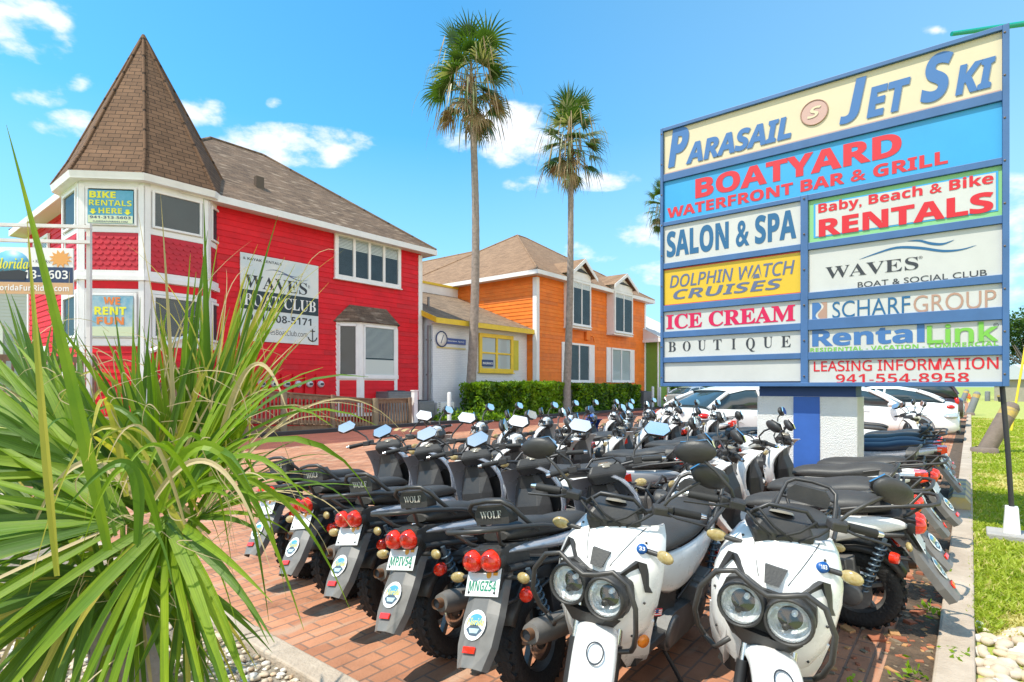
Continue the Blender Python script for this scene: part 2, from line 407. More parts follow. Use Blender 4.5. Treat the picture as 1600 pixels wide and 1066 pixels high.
CONCD = mat('grey_concrete', (.30, .29, .28), .9, col2=(.42, .40, .38), vscale=4, bump=.4, bscale=60)
WOOD = mat('weathered_wood', (.17, .105, .065), .85, col2=(.30, .20, .13), vscale=6, bump=.4, bscale=30)
WOODP = mat('pole_wood', (.20, .16, .10), .85, col2=(.31, .25, .16), vscale=5, bump=.4, bscale=30)
BLACKM = mat('black_metal', (.03, .03, .033), .5)
GREYM = mat('grey_metal', (.22, .23, .24), .45, .3, var=.15)
NAVY = mat('navy_print', (.02, .05, .16), .5)
INK = mat('black_print', (.03, .035, .045), .6)
SIGNW = mat('sign_white', (.80, .80, .79), .45, var=.03)

# ------------------------------------------------------------------ ground sheets (street frame: x = u, y = w)
def sheet(name, u0, u1, w0, w1, z, m, kind='structure', nu=1, nw=1):
    b = MB()
    b.quad([(u0, w0, z), (u1, w0, z), (u1, w1, z), (u0, w1, z)])
    o = b.build(name, m); o.rotation_euler = (0, 0, ANG); o['kind'] = kind
    return o
EARTH = mat('far_turf', (.22, .30, .04), .9, col2=(.36, .38, .09), vscale=.15)
PAVER = brickmat('red_paver', (.50, .235, .135), (.38, .165, .095), (.25, .15, .11), .21, .105, .007, var=.34, vscale=.7, bump=.6, col3=(.47, .30, .21), stain=.42)
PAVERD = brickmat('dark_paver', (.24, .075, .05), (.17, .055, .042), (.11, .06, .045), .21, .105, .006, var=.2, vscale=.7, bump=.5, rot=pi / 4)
GRAVEL = mat('gravel_bed', (.22, .20, .17), .95, col2=(.62, .58, .52), vscale=22, bump=1, bscale=40, detail=2)
GRASSB = mat('lawn_soil', (.27, .33, .045), .95, col2=(.46, .44, .13), vscale=4)
SOIL = mat('bed_soil', (.12, .09, .06), .95, col2=(.34, .29, .22), vscale=14, bump=.8, bscale=50)
g = MB(); g.quad([(-900, -300, -.03), (1200, -300, -.03), (1200, 1500, -.03), (-900, 1500, -.03)])
struct(g.build('ground', EARTH))
sheet('brick_paving', 1.7, 75, .15, 13.1, 0, PAVER)
sheet('dirt_margin', 1.7, 30, .15, .36, .004, mat('margin_dirt', (.05, .035, .022), .95, col2=(.17, .11, .07), vscale=9, bump=.9, bscale=60))
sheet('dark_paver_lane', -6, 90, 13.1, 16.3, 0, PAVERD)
sheet('planting_strip', -6, 90, 16.3, 24, -.012, GRAVEL)
sheet('lawn', -3, 120, -90, 0.0, .0, GRASSB)
sheet('garden_bed', -8, 1.56, .15, 13.1, .0, SOIL)
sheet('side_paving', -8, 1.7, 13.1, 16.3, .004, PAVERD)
b = MB(); b.bbox((-3, -.02, -.1), (75, .15, .055)); o = b.build('kerb', CONC, bevel=.015); o.rotation_euler = (0, 0, ANG); struct(o)
b = MB()
for k in range(12):
    b.bbox((1.56, .16 + k * 1.05, -.1), (1.70, 1.20 + k * 1.05, .045))
o = b.build('bed_kerb', CONC, bevel=.012); o.rotation_euler = (0, 0, ANG); struct(o)
b = MB(); b.bbox((-6, 16.22, -.05), (90, 16.36, .13)); o = b.build('lane_edging', BLACKM, bevel=.02); o.rotation_euler = (0, 0, ANG); struct(o)

def street(o, u, w, z=0): o.location = SW(u, w, z); o.rotation_euler = (0, 0, ANG); return o

# speed bump with painted stripes
sb = thing('speed_bump', 'speed bump painted in brown and yellow stripes on the dark paver lane', 'speed bump', SW(12.6, 14.0), ANG)
b = MB()
for k in range(12):
    y0 = -1.2 + k * .2
    prof = [(-.25, .004), (-.15, .06), (0, .08), (.15, .06), (.25, .004)]
    b.add([(x, y0, z) for x, z in prof] + [(x, y0 + .2, z) for x, z in prof], [(i, i + 1, i + 6, i + 5) for i in range(4)], k % 2)
b.build('hump', [mat('bump_brown', (.16, .06, .045), .8, var=.2), mat('bump_yellow', (.42, .33, .16), .8, var=.2)], sb)

# ------------------------------------------------------------------ facade helpers
rnd = random.Random(3)
def clap(b, M, a0, a1, h0, h1, board=.2, lip=.028, mi=0):
    b0 = b.M; b.M = b0 @ M
    n = max(1, round((h1 - h0) / board)); s = (h1 - h0) / n
    for k in range(n):
        z0 = h0 + k * s; z1 = z0 + s
        x = a0                                            # each course is a few boards butted end to end
        while x < a1 - .01:
            x2 = min(a1, x + (rnd.uniform(1.6, 4.2) if x > a0 else rnd.uniform(.5, 3.5)))
            if a1 - x2 < .5: x2 = a1
            d = rnd.uniform(-.003, .003)
            b.quad([(x + .003, z0, lip + d), (x2 - .003, z0, lip + d), (x2 - .003, z1, .004), (x + .003, z1, .004)], rnd.choice((0, 0, 0, 1, 2))); x = x2
        b.quad([(a0, z0, .004), (a1, z0, .004), (a1, z0, lip), (a0, z0, lip)], mi)
    b.quad([(a0, h0, 0), (a1, h0, 0), (a1, h1, 0), (a0, h1, 0)], mi)
    b.M = b0
def fbox(b, M, a0, a1, h0, h1, o0, o1, mi=0):
    b0 = b.M; b.M = b0 @ M; b.bbox((a0, h0, o0), (a1, h1, o1), mi); b.M = b0
def window(parent, M, a0, a1, h0, h1, cols=1, rows=1, fw=.1, trim=None, blind=0, glass=None, o=.03, dep=.11, name='window', back=None, sill=True, bar=.05, label=None):
    b = MB(); b.M = M
    t = trim or WHITE
    b.bbox((a0, h0, o), (a0 + fw, h1, dep)); b.bbox((a1 - fw, h0, o), (a1, h1, dep))
    b.bbox((a0 + fw, h0, o), (a1 - fw, h0 + fw, dep)); b.bbox((a0 + fw, h1 - fw, o), (a1 - fw, h1, dep))
    A0, A1, H0, H1 = a0 + fw, a1 - fw, h0 + fw, h1 - fw
    for k in range(1, cols):
        x = A0 + (A1 - A0) * k / cols; b.bbox((x - bar, H0, o), (x + bar, H1, dep - .012))
    for k in range(1, rows):
        z = H0 + (H1 - H0) * k / rows; b.bbox((A0, z - bar * .6, o), (A1, z + bar * .6, dep - .024))
    if sill: b.bbox((a0 - .04, h0 - .05, o), (a1 + .04, h0 - .002, dep + .05))
    f = b.build(name, t, parent, bevel=.008)
    if label: f['label'] = label
    b = MB(); b.M = M; b.quad([(A0, H0, dep - .045), (A1, H0, dep - .045), (A1, H1, dep - .045), (A0, H1, dep - .045)])
    b.build('pane', glass or GLASS, f)
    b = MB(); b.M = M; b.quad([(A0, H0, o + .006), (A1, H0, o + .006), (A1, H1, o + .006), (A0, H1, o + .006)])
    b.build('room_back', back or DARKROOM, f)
    if blind:
        b = MB(); b.M = M; z = H1; zb = H1 - (H1 - H0) * blind
        while z > zb:
            b.quad([(A0, z, o + .014), (A1, z, o + .014), (A1, z - .05, o + .028), (A0, z - .05, o + .028)]); z -= .058
        b.build('blind', BLIND, f)
    return f
def roof_uv(pts, p0, ax):
    ax = V(ax).normalized(); nrm = (V(pts[1]) - V(pts[0])).cross(V(pts[2]) - V(pts[0])).normalized(); up = nrm.cross(ax)
    if up.z < 0: up = -up
    return [((V(p) - V(p0)).dot(ax), (V(p) - V(p0)).dot(up)) for p in pts]
def rquad(b, pts, ax, mi=0): b.quad(pts, mi, roof_uv(pts, (0, 0, 0), ax))
def hip_roof(parent, x0, x1, y0, y1, z, pitch, mat_, fascia=WHITE, fh=.24, name='roof', ridge_cap=True, cut=0):
    b = MB(); w = (y1 - y0) / 2; lx = x1 - x0
    if lx >= 2 * w:
        A, B = V((x0 + w, y0 + w, z + w * pitch)), V((x1 - w, y0 + w, z + w * pitch))
        fs = [([(x0, y0, z), (x1, y0, z), B, A], (1, 0, 0)), ([(x1, y1, z), (x0, y1, z), A, B], (1, 0, 0)),
              ([(x1, y0, z), (x1, y1, z), B], (0, 1, 0)), ([(x0, y1, z), (x0, y0, z), A], (0, 1, 0))]
    else:
        w = lx / 2
        A, B = V((x0 + w, y0 + w, z + w * pitch)), V((x0 + w, y1 - w, z + w * pitch))
        fs = [([(x0, y0, z), (x1, y0, z), A], (1, 0, 0)), ([(x1, y1, z), (x0, y1, z), B], (1, 0, 0)),
              ([(x1, y0, z), (x1, y1, z), B, A], (0, 1, 0)), ([(x0, y1, z), (x0, y0, z), A, B], (0, 1, 0))]
    if cut:                                               # the near left corner is left open for a turret
        cz = z + (cut - x0) * pitch; K = (cut - .0, cut - x0 + y0, cz)
        fs[0] = ([(cut, y0, z), (x1, y0, z), B, A, K], (1, 0, 0)); fs[3] = ([(x0, y1, z), (x0, cut - x0 + y0, z), K, A], (0, 1, 0))
    for pts, ax in fs: rquad(b, pts, ax)
    if ridge_cap:
        ends = [(x0, y0, z), (x1, y0, z), (x1, y1, z), (x0, y1, z)]
        near = [A, A if lx < 2 * w + .01 and lx != 2 * w and (y1 - y0) > lx else B, B, A if (y1 - y0) <= lx else B]
        if cut: ends[0] = (cut, cut - x0 + y0, z + (cut - x0) * pitch)
        for e, q in zip(ends, near): b.tube([e, q], .07, 5, 0)
        b.tube([A, B], .07, 5, 0)
    r = b.build(name, mat_, parent)
    b = MB(); t = .035
    xc, yc = (cut or x0 - t), (cut or y0)
    b.bbox((xc, y0 - t, z - fh), (x1 + t, y0, z - .012)); b.bbox((x0 - t, y1, z - fh), (x1 + t, y1 + t, z - .012))
    b.bbox((x0 - t, yc, z - fh), (x0, y1, z - .012)); b.bbox((x1, y0, z - fh), (x1 + t, y1, z - .012))
    b.build('fascia', fascia, r)
    b = MB(); zs_ = z - fh + .03; b.quad(([(cut, y0, zs_), (x1, y0, zs_), (x1, y1, zs_), (x0, y1, zs_), (x0, cut, zs_), (cut, cut, zs_)] if cut else [(x0, y0, zs_), (x1, y0, zs_), (x1, y1, zs_), (x0, y1, zs_)])); b.build('soffit', SOFFIT, r)
    return r
def fm(B, ang):                       # face frame from its foot and the direction (degrees, local) its normal points
    N = V((cos(R(ang)), sin(R(ang)), 0)); A = V((0, 0, 1)).cross(N)
    return frame_mat(B, A, N)

# ------------------------------------------------------------------ red building
UR, WR = 5.46, 19.64
rb = thing('red_building', 'red clapboard two storey building with white trim and a pointed brown turret', 'building', SW(UR, WR), ANG)
b = MB()
b.prism([(1.7, .05), (12.05, .05), (12.05, 9.85), (.05, 9.85), (.05, 1.7), (1.7, 1.7)], 0, 7.6)
clap(b, fm((0, 0, 0), -90), 1.7, 12.1, .3, 7.6)
clap(b, fm((0, 9.9, 0), 180), 0, 8.2, .3, 7.6)
clap(b, fm((12.1, 0, 0), 0), 0, 9.9, .3, 7.6)
b.build('wall', REDS, rb)
b = MB(); FR = fm((0, 0, 0), -90)
fbox(b, FR, 11.93, 12.13, .3, 7.5, .0, .06); fbox(b, fm((12.1, 0, 0), 0), -.06, .16, .3, 7.5, .0, .05)
fbox(b, fm((0, 9.9, 0), 180), -.02, .18, .3, 7.5, 0, .06)
b.build('corner_board', WHITE, rb)
hip_roof(rb, -.5, 12.6, -.5, 10.4, 7.78, 4.07 / 5.45, ROOF_R, cut=1.7)
b = MB(); b.bbox((1.2 + 3.7, 1.0, 8.7), (5.2, 1.2, 9.35)); b.build('roof_vent', mat('vent_brown', (.1, .07, .05)), rb)

def RU(x, v, o=0): u, z = on_w(x, v, WR - o); return u - UR, z
a0, z1 = RU(521, 361); a1, z0 = RU(624, 452)
window(rb, FR, a0, a1, z0, z1, 4, 1, .16, blind=.28, dep=.13, bar=.06)
# side wall window
MS = fm((0, 9.9, 0), 180)
window(rb, MS, 1.2, 3.4, 5.4, 7.1, 2, 1, .12, blind=.3)
b = MB(); b.M = MS; b.bbox((.9, .6, .03), (3.1, 3.0, .08)); f = b.build('door', WHITE, rb, bevel=.01)
b = MB(); b.M = MS
for k in range(2): b.bbox((1.05 + k * 1.05, 1.5, .082), (1.85 + k * 1.05, 2.8, .09))
b.build('pane', DGLASS, f)
# bay window
BO = .62
aL, _ = RU(524, 600); aR, _ = RU(748, 600); aR = aL + 3.9
af0, zt = RU(541, 505, BO); af1, _ = RU(610, 505, BO)
zt = RU(560, 507, BO)[1]; zb = RU(560, 588, BO)[1]
fl = aL + .75; fr_ = RU(621, 560, BO)[0]; aR = fr_ + .35
facets = [((aL, 0), (fl, -BO)), ((fl, -BO), (fr_, -BO)), ((fr_, -BO), (aR, 0))]
b = MB(); b2 = MB()
poly = [(aL, 0), (fl, -BO), (fr_, -BO), (aR, 0)]
b.prism([(x, y + .001) for x, y in poly], .3, zt + .12)
bay = b.build('bay_window', WHITE, rb)
for i, (p, q) in enumerate(facets):
    d = V((q[0] - p[0], q[1] - p[1], 0)); ln = d.length; N = V((d.y, -d.x, 0)).normalized()
    M = frame_mat((p[0], p[1], 0), d.normalized(), N)
    cols = [(0.12, ln - .12)] if i != 1 else [(.14, ln - .14)]
    for c0, c1 in cols:
        bb = MB(); bb.M = M; fw = .07
        bb.bbox((c0, zb, .0), (c0 + fw, zt, .05)); bb.bbox((c1 - fw, zb, .0), (c1, zt, .05)); bb.bbox((c0, zb - .1, 0), (c1, zb + fw, .07)); bb.bbox((c0, zt - fw, 0), (c1, zt, .05))
        bb.build('frame', WHITE, bay, bevel=.008)
        bb = MB(); bb.M = M; bb.quad([(c0 + fw, zb + fw, .02), (c1 - fw, zb + fw, .02), (c1 - fw, zt - fw, .02), (c0 + fw, zt - fw, .02)]); bb.build('pane', GLASS, bay)
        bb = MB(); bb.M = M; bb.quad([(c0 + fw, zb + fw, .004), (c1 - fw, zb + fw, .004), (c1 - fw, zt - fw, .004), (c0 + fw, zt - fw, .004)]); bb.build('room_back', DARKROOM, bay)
        if i == 1:
            bb = MB(); bb.M = M; bb.bbox((c0 + fw, zb + fw, .006), (c1 - fw, zb + fw + .62, .012)); bb.build('shade', BLIND, bay)
            bb = MB(); bb.M = M; z = zt - fw
            while z > zb + .75: bb.quad([(c0 + fw, z, .008), (c1 - fw, z, .008), (c1 - fw, z - .02, .015), (c0 + fw, z - .02, .015)]); z -= .045
            bb.build('blind', BLIND, bay)
        bb = MB(); clap(bb, M, c0 + .04, c1 - .04, .45, zb - .16, .18); bb.build('panel', RED, bay)
b = MB(); zr = zt + .12; tp = [(aL + .35, .0, zr + .75), (aR - .2, .0, zr + .75)]
ov = .12; P = [(aL - ov, .0, zr), (fl - .02, -BO - ov, zr), (fr_ + .05, -BO - ov, zr), (aR + ov, 0, zr)]
T0, T1 = (aL + .62, -.06, zr + .72), (aR - .5, -.06, zr + .72)
rquad(b, [P[0], P[1], T0], (1, -1, 0)); rquad(b, [P[1], P[2], T1, T0], (1, 0, 0)); rquad(b, [P[2], P[3], T1], (1, 1, 0)); b.quad([P[0], T0, T1, P[3]])
b.quad([(p[0], p[1], zr - .02) for p in P])
b.build('bay_roof', ROOF_R, rb)

# turret
TC = V((1.66, 1.72, 0)); AP = 2.17; SD = 2 * AP * tan(pi / 8)
def tface(ang):
    N = V((cos(R(ang)), sin(R(ang)), 0)); A = V((0, 0, 1)).cross(N)
    return frame_mat(TC + N * AP - A * SD / 2, A, N)
def octo(r, z): return [(TC.x + r * cos(R(22.5 + 45 * k)), TC.y + r * sin(R(22.5 + 45 * k)), z) for k in range(8)]
RC = AP / cos(pi / 8)
b = MB(); b.loft([octo(RC, 0), octo(RC, 7.6)], smooth=False)
for ang in (-45, -90, -135, 180, 135):
    M = tface(ang)
    fbox(b, M, 0, .15, 0, 7.5, .0, .045); fbox(b, M, SD - .15, SD, 0, 7.5, .0, .045)
    fbox(b, M, .15, SD - .15, 6.08, 6.24, 0, .03); fbox(b, M, .15, SD - .15, 7.36, 7.6, 0, .03)
    fbox(b, M, -.04, SD + .04, 4.66, 4.80, 0, .10); fbox(b, M, -.02, SD + .02, 4.80, 4.95, 0, .07)
    fbox(b, M, .15, SD - .15, 4.30, 4.40, 0, .03); fbox(b, M, .15, SD - .15, 2.72, 2.92, 0, .035)
b.build('turret_wall', WHITE, rb)
def scallops(b, M, a0, a1, h0, h1):
    b0 = b.M; b.M = M; b.bbox((a0, h0, .0), (a1, h1, .012)); rh = .165; n = int((h1 - h0) / rh) + 1; w = .20
    for k in range(n):
        zt_ = h1 - k * (h1 - h0) / n; zb_ = zt_ - (h1 - h0) / n * 1.0
        x = a0 - (w / 2 if k % 2 else 0)
        while x < a1 - .01:
            x0, x1 = max(x, a0), min(x + w, a1); c = x + w / 2
            pts = [(x0, zt_), (x0, zb_ + .045)]
            for j in range(7):
                t = pi + pi * j / 6; px = c + w / 2 * .96 * cos(t); py = zb_ + .045 + .075 * sin(t)
                if x0 <= px <= x1 and py > h0: pts.append((px, py))
            pts += [(x1, zb_ + .045), (x1, zt_)]
            o0 = .013 + .004 * (n - k) / n
            n_ = len(pts)
            top = [(p[0], p[1], o0 + .016 * max(0, (zt_ - p[1])) / rh + .012) for p in pts]; bot = [(p[0], p[1], o0) for p in pts]
            b.add(top + bot, [list(range(n_))] + [(i, n_ + i, n_ + (i + 1) % n_, (i + 1) % n_) for i in range(n_)])
            x += w
    b.M = b0
for ang in (-45, -90, -135, 180):
    M = tface(ang)
    b = MB(); scallops(b, M, .16, SD - .16, 4.96, 6.07); b.build('shingle_panel', REDP, rb)
    b = MB(); fbox(b, M, .16, SD - .16, 4.41, 4.64, 0, .02); b.build('frieze_panel', RED, rb); b = MB(); clap(b, M, .16, SD - .16, .3, 2.7); b.build('wall_panel', REDS, rb)
    window(rb, M, .19, SD - .19, 6.28, 7.42, 1, 1, .07, back=DIM, sill=False, o=.02, dep=.08)
    window(rb, M, .19, SD - .19, 2.95, 4.27, 1, 1, .08, back=DIM, sill=False, o=.02, dep=.08)
b = MB(); re = RC + .30; tip = (TC.x - .18, TC.y + .15, 13.25)
e = octo(re, 7.80); md = octo(re * .84, 8.60)
for k in range(8):
    k2 = (k + 1) % 8; ax = V(e[k2]) - V(e[k])
    rquad(b, [e[k], e[k2], md[k2], md[k]], ax); pts = [md[k], md[k2], tip]; b.quad(pts, 0, roof_uv(pts, (0, 0, 0), ax))
    b.tube([e[k], md[k], tip], .05, 5)
tr_ = b.build('turret_roof', ROOF_T, rb)
b = MB(); b.loft([octo(re - .02, 7.58), octo(re + .03, 7.79)], smooth=False, caps=False); b.add(octo(re, 7.585), [list(range(8))])
b.build('fascia', WHITE, tr_)
# handrail across the lower turret window
b = MB(); M = tface(-90)
b0 = b.M; b.M = M; b.tube([(.1, 2.55, .16), (1.7, 3.35, .16)], .07, 4, smooth=False); b.M = b0
b.build('handrail', WHITE, rb)

# electricity meters on the front wall
am0, zm1 = RU(393, 580); am1, zm0 = RU(512, 628)
eb = thing('meter_board', 'red board of six glass electricity meters on the red wall behind the ramp railing', 'meters', SW(UR, WR), ANG)
b = MB(); b.M = FR; b.bbox((am0, .9, .03), (am1, zm1 + .05, .10)); b.build('board', RED, eb, bevel=.01)
for k in range(6):
    a = am0 + .25 + k * (am1 - am0 - .7) / 5
    b = MB(); b.M = FR; b.bbox((a - .17, zm1 - 1.15, .101), (a + .17, zm1 - .08, .20)); f = b.build('meter_box', RED, eb, bevel=.012)
    b = MB(); b.M = FR; b.lathe([(.13, 0), (.13, .07), (.10, .12), (.001, .13)], (a, zm1 - .45, .2), 'z', 14); b.build('meter_glass', mat('meter_grey', (.55, .55, .56), .2), f)
    b = MB(); b.M = FR; b.bbox((a - .07, zm1 - .49, .325), (a + .07, zm1 - .41, .333)); b.build('dial', INK, f)

# boat club sign on the front wall
s0, t1 = RU(374, 394); s1, t0 = RU(496, 538)
t1 = RU(374, 394)[1]; t0 = RU(375, 532)[1]
ws = thing('wall_sign', 'large pale blue and white boat club sign on the red front wall', 'sign', SW(UR, WR), ANG)
SKYP = mat('sign_pale_blue', (.50, .60, .66), .5, col2=(.74, .74, .70), vscale=1.1)
b = MB(); b.M = FR; b.bbox((s0, t0, .03), (s1, t1, .07)); b.build('panel', SKYP, ws, bevel=.004)
W_, H_ = s1 - s0, t1 - t0
def SB(x0, x1, y0, y1): return s0 + W_ * x0, s0 + W_ * x1, t0 + H_ * y0, t0 + H_ * y1
b = MB(); b.M = FR; x0, x1, y0, y1 = SB(0, 1, .365, .585); b.bbox((x0 + .01, y0, .071), (x1 - .01, y1, .078)); b.build('band', mat('sign_navy', (.012, .03, .045), .5), ws)
MT = FR
text_mesh([('& KAYAK RENTALS', 'sb', *SB(.03, .50, .925, .955)), ('WAVES', 'serif', *SB(.05, .84, .61, .76)), ('®', None, *SB(.85, .88, .70, .74)),
           ('941-408-5171', 'sb', *SB(.08, .90, .235, .325)), ('www.WavesBoatClub.com', 's', *SB(.06, .84, .09, .155))], 'lettering', ws, INK, MT, .074)
text_mesh([('BOAT CLUB', 'serif', *SB(.04, .96, .405, .545))], 'lettering', ws, SIGNW, MT, .081)
b = MB(); b.M = MT
for base, amp, xa, xb in ((.835, .022, .30, .78), (.80, .022, .42, .85)):
    pts = [(s0 + W_ * (xa + (xb - xa) * t / 16), t0 + H_ * (base + amp * sin(t / 16 * 2 * pi)), .075) for t in range(17)]
    for i in range(16):
        th = .016 * sin(pi * (i + .5) / 16) + .003
        p, q = V(pts[i]), V(pts[i + 1]); b.quad([p - V((0, th, 0)), q - V((0, th, 0)), q + V((0, th, 0)), p + V((0, th, 0))])
b.build('wave_mark', mat('mark_blue', (.10, .14, .26)), ws)
b = MB(); b.M = MT; x0, x1, y0, y1 = SB(.85, .98, .05, .20); cx = (x0 + x1) / 2
b.tube([(cx, y0, .078), (cx, y1, .078)], .02, 5); b.tube([(cx - .1, y1 - .09, .078), (cx + .1, y1 - .09, .078)], .018, 5)
b.tube([(cx + .19 * cos(t), y0 + .17 + .19 * sin(t), .078) for t in [pi + .2 + i * (pi - .4) / 8 for i in range(9)]], .022, 5)
b.build('anchor_mark', INK, ws)
# banners in the turret windows
TEALP = mat('banner_teal', (.05, .30, .42), .5, col2=(.16, .42, .62), vscale=1.5)
LIME = mat('banner_yellow', (.78, .74, .04), .5)
def banner(M, h0, h1, rows, label, body=TEALP):
    t = thing('window_banner', label, 'banner', SW(UR, WR), ANG)
    b = MB(); b.M = M; b.bbox((.27, h0, .085), (SD - .27, h1, .10)); b.build('panel', body, t)
    b = MB(); b.M = M; b.bbox((.28, h0 + .01, .101), (SD - .28, h0 + (h1 - h0) * .24, .105)); b.build('band', mat('banner_pale', (.60, .66, .45), .5), t)
    for it, m in rows:
        text_mesh([(s, st, .27 + x0 * (SD - .54), .27 + x1 * (SD - .54), h0 + y0 * (h1 - h0), h0 + y1 * (h1 - h0), 0, w) for s, st, x0, x1, y0, y1, w in it], 'lettering', t, m, M, .108)
    return t
tb = banner(tface(-135), 6.32, 7.30, [([('BIKE', 'sb', .04, .62, .76, .96, .02), ('RENTALS', 'sb', .03, .97, .53, .70, 0), ('HERE', 'sb', .24, .76, .30, .46, .01)], LIME),
    ([('941-313-5603', 'sb', .05, .95, .14, .22, 0), ('FLORIDAFUNRIDES.COM', 'sb', .12, .88, .03, .08, 0)], NAVY)], 'teal banner reading BIKE RENTALS HERE in the upper turret window')
b = MB(); b.M = tface(-135)
for c in (.42, SD - .42):
    b.prism([(c - .05, 6.74), (c - .05, 6.66), (c - .10, 6.66), (c, 6.58), (c + .10, 6.66), (c + .05, 6.66), (c + .05, 6.74)], .105, .109)
b.build('arrow_mark', LIME, tb)
banner(tface(-135), 2.98, 4.18, [([('WE', 'sb', .35, .72, .78, .97, .02), ('FUN', 'sb', .2, .8, .29, .48, .02)], mat('banner_orange', (.75, .22, .05))),
    ([('RENT', 'sb', .15, .85, .53, .73, .02)], LIME)], 'teal banner reading WE RENT FUN in the lower turret window', mat('banner_blue', (.12, .35, .50), .5, col2=(.55, .62, .60), vscale=1.8))

# ------------------------------------------------------------------ white building
UW, WW = 17.84, 19.13; LW = 24.9 - UW
wb = thing('white_building', 'low white painted brick building with yellow fascia between red and orange buildings', 'building', SW(UW, WW), ANG)
FW = fm((0, 0, 0), -90)
b = MB()
def wallq(pts, ax): b.quad(pts, 0, [((V(p)).dot(V(ax)), p[2]) for p in pts])
wallq([(0, 0, 0), (LW, 0, 0), (LW, 0, 4.5), (0, 0, 4.5)], (1, 0, 0))
wallq([(0, 6, 0), (0, 0, 0), (0, 0, 4.5), (0, 5.9, 7.1)], (0, 1, 0)); wallq([(0, 6, 0), (LW, 6, 0), (LW, 6, 7.2), (0, 6, 7.2)], (1, 0, 0))
b.build('wall', WBRICK, wb)
b = MB(); b.bbox((-.02, -.03, 0), (LW - .01, -.002, .5)); b.build('plinth', mat('plinth_blue', (.22, .36, .46), .8, var=.1), wb)
b = MB(); y0, z0_, y1, z1_ = -.5, 4.62, 5.75, 7.10
rquad(b, [(-.25, y0, z0_), (LW - .03, y0, z0_), (LW - .03, y1, z1_), (-.25, y1, z1_)], (1, 0, 0))
wr = b.build('roof', ROOF_G, wb)
b = MB(); b.bbox((-.25, y0 - .05, z0_ - .26), (LW - .03, y0 - .005, z0_ - .015))
b.add([(-.30, y0 - .05, z0_ - .26), (-.30, y0 - .05, z0_ - .01), (-.30, y1, z1_ - .01), (-.30, y1, z1_ - .26), (-.26, y0 - .05, z0_ - .26), (-.26, y0 - .05, z0_ - .01), (-.26, y1, z1_ - .01), (-.26, y1, z1_ - .26)],
      [(0, 1, 2, 3), (4, 5, 6, 7), (0, 4, 5, 1), (1, 5, 6, 2), (2, 6, 7, 3), (3, 7, 4, 0)])
b.build('fascia', YELLOW, wr)
b = MB(); b.bbox((-.2, y0, z0_ - .24), (LW - .04, .0, z0_ - .2)); b.build('soffit', SOFFIT, wr)
px0 = on_w(600, 450, WW + 5.35)[0] - UW; px1 = on_w(716, 450, WW + 5.35)[0] - UW; pz = on_w(716, 453, WW + 5.35)[1]
b = MB(); b.bbox((px0, 5.35, 6.4), (px1, 5.7, pz)); p_ = b.build('parapet', WHITE, wb)
b = MB(); b.bbox((px0, 5.28, pz + .001), (px1 + .08, 5.78, pz + .13)); b.build('coping', YELLOW, p_)
b = MB(); b.tube([(1.2, 1.6, 5.4), (1.2, 1.6, 5.9)], .06, 8); b.build('roof_vent', GREYM, wb)
def WU(x, v): u, z = on_w(x, v, WW); return u - UW, z
a0, z1 = WU(747, 520); a1, z0 = WU(800, 583)
wf = window(wb, FW, a0, a1, z0, z1, 2, 2, .2, trim=YELLOW, blind=0, back=mat('white_shade', (.60, .63, .66), .8), dep=.12, bar=.07)
b = MB(); b.M = FW; b.bbox((a1 + .05, z0 + .15, .02), (a1 + .5, z1 - .2, .06))
for k in range(14):
    z = z0 + .25 + k * (z1 - z0 - .6) / 13; b.bbox((a1 + .1, z, .061), (a1 + .45, z + .05, .075))
b.build('shutter', mat('shutter_yellow', (.55, .50, .05), .6, var=.1), wb)
ti = thing('insurance_placard', 'small dark blue window placard reading INSURANCE in the yellow window', 'placard', SW(UW, WW), ANG)
p0, q1 = WU(750, 562); p1, q0 = WU(768, 573); b = MB(); b.M = FW; b.bbox((p0, q0, .118), (p1, q1, .128)); b.build('panel', NAVY, ti)
text_mesh([('INSURANCE', 'sb', p0 + .06, p1 - .06, q0 + .1, q1 - .12)], 'lettering', ti, SIGNW, FW, .131)
ta = thing('agency_sign', 'round emblem and blue strip sign reading Insurance Agency on the white brick wall', 'sign', SW(UW, WW), ANG)
cxy = WU(689, 530); b = MB(); b.M = FW; b.lathe([(.001, .05), (.36, .05), (.36, .02)], (cxy[0], cxy[1], 0), 'z', 24); b.build('emblem', SIGNW, ta)
b = MB(); b.M = FW; b.tube([(cxy[0] + .35 * cos(t), cxy[1] + .35 * sin(t), .055) for t in [i * 2 * pi / 24 for i in range(25)]], .03, 5); b.tube([(cxy[0] - .05, cxy[1] - .2, .055), (cxy[0] + .12, cxy[1] + .2, .055)], .02, 4); b.build('ring', NAVY, ta)
p0, q1 = WU(695, 528); p1, q0 = WU(727, 539.5); b = MB(); b.M = FW; b.bbox((p0, q0, .02), (p1, q1, .04)); b.build('strip', mat('strip_blue', (.06, .10, .32), .5), ta)
text_mesh([('Insurance Agency', 'serifi', p0 + .12, p1 - .12, q0 + .08, q1 - .08)], 'lettering', ta, SIGNW, FW, .044)
p0, q1 = WU(682, 541); p1, q0 = WU(727, 547); b = MB(); b.M = FW; b.bbox((p0, q0, .02), (p1, q1, .036)); b.build('lower_strip', mat('strip_tan', (.62, .52, .25), .6), ta)
dp = thing('downspout', 'grey square downspout in the corner between the red and white buildings', 'downspout', SW(17.72, 19.3), ANG)
b = MB(); b.bbox((-.05, -.08, 0), (.08, .05, 4.3)); b.build('pipe', GREYM, dp, bevel=.01)
b = MB(); b.bbox((-.08, -.11, 2.0), (.11, .08, 2.08)); b.bbox((-.08, -.11, 3.6), (.11, .08, 3.68)); b.build('bracket', GREYM, dp)

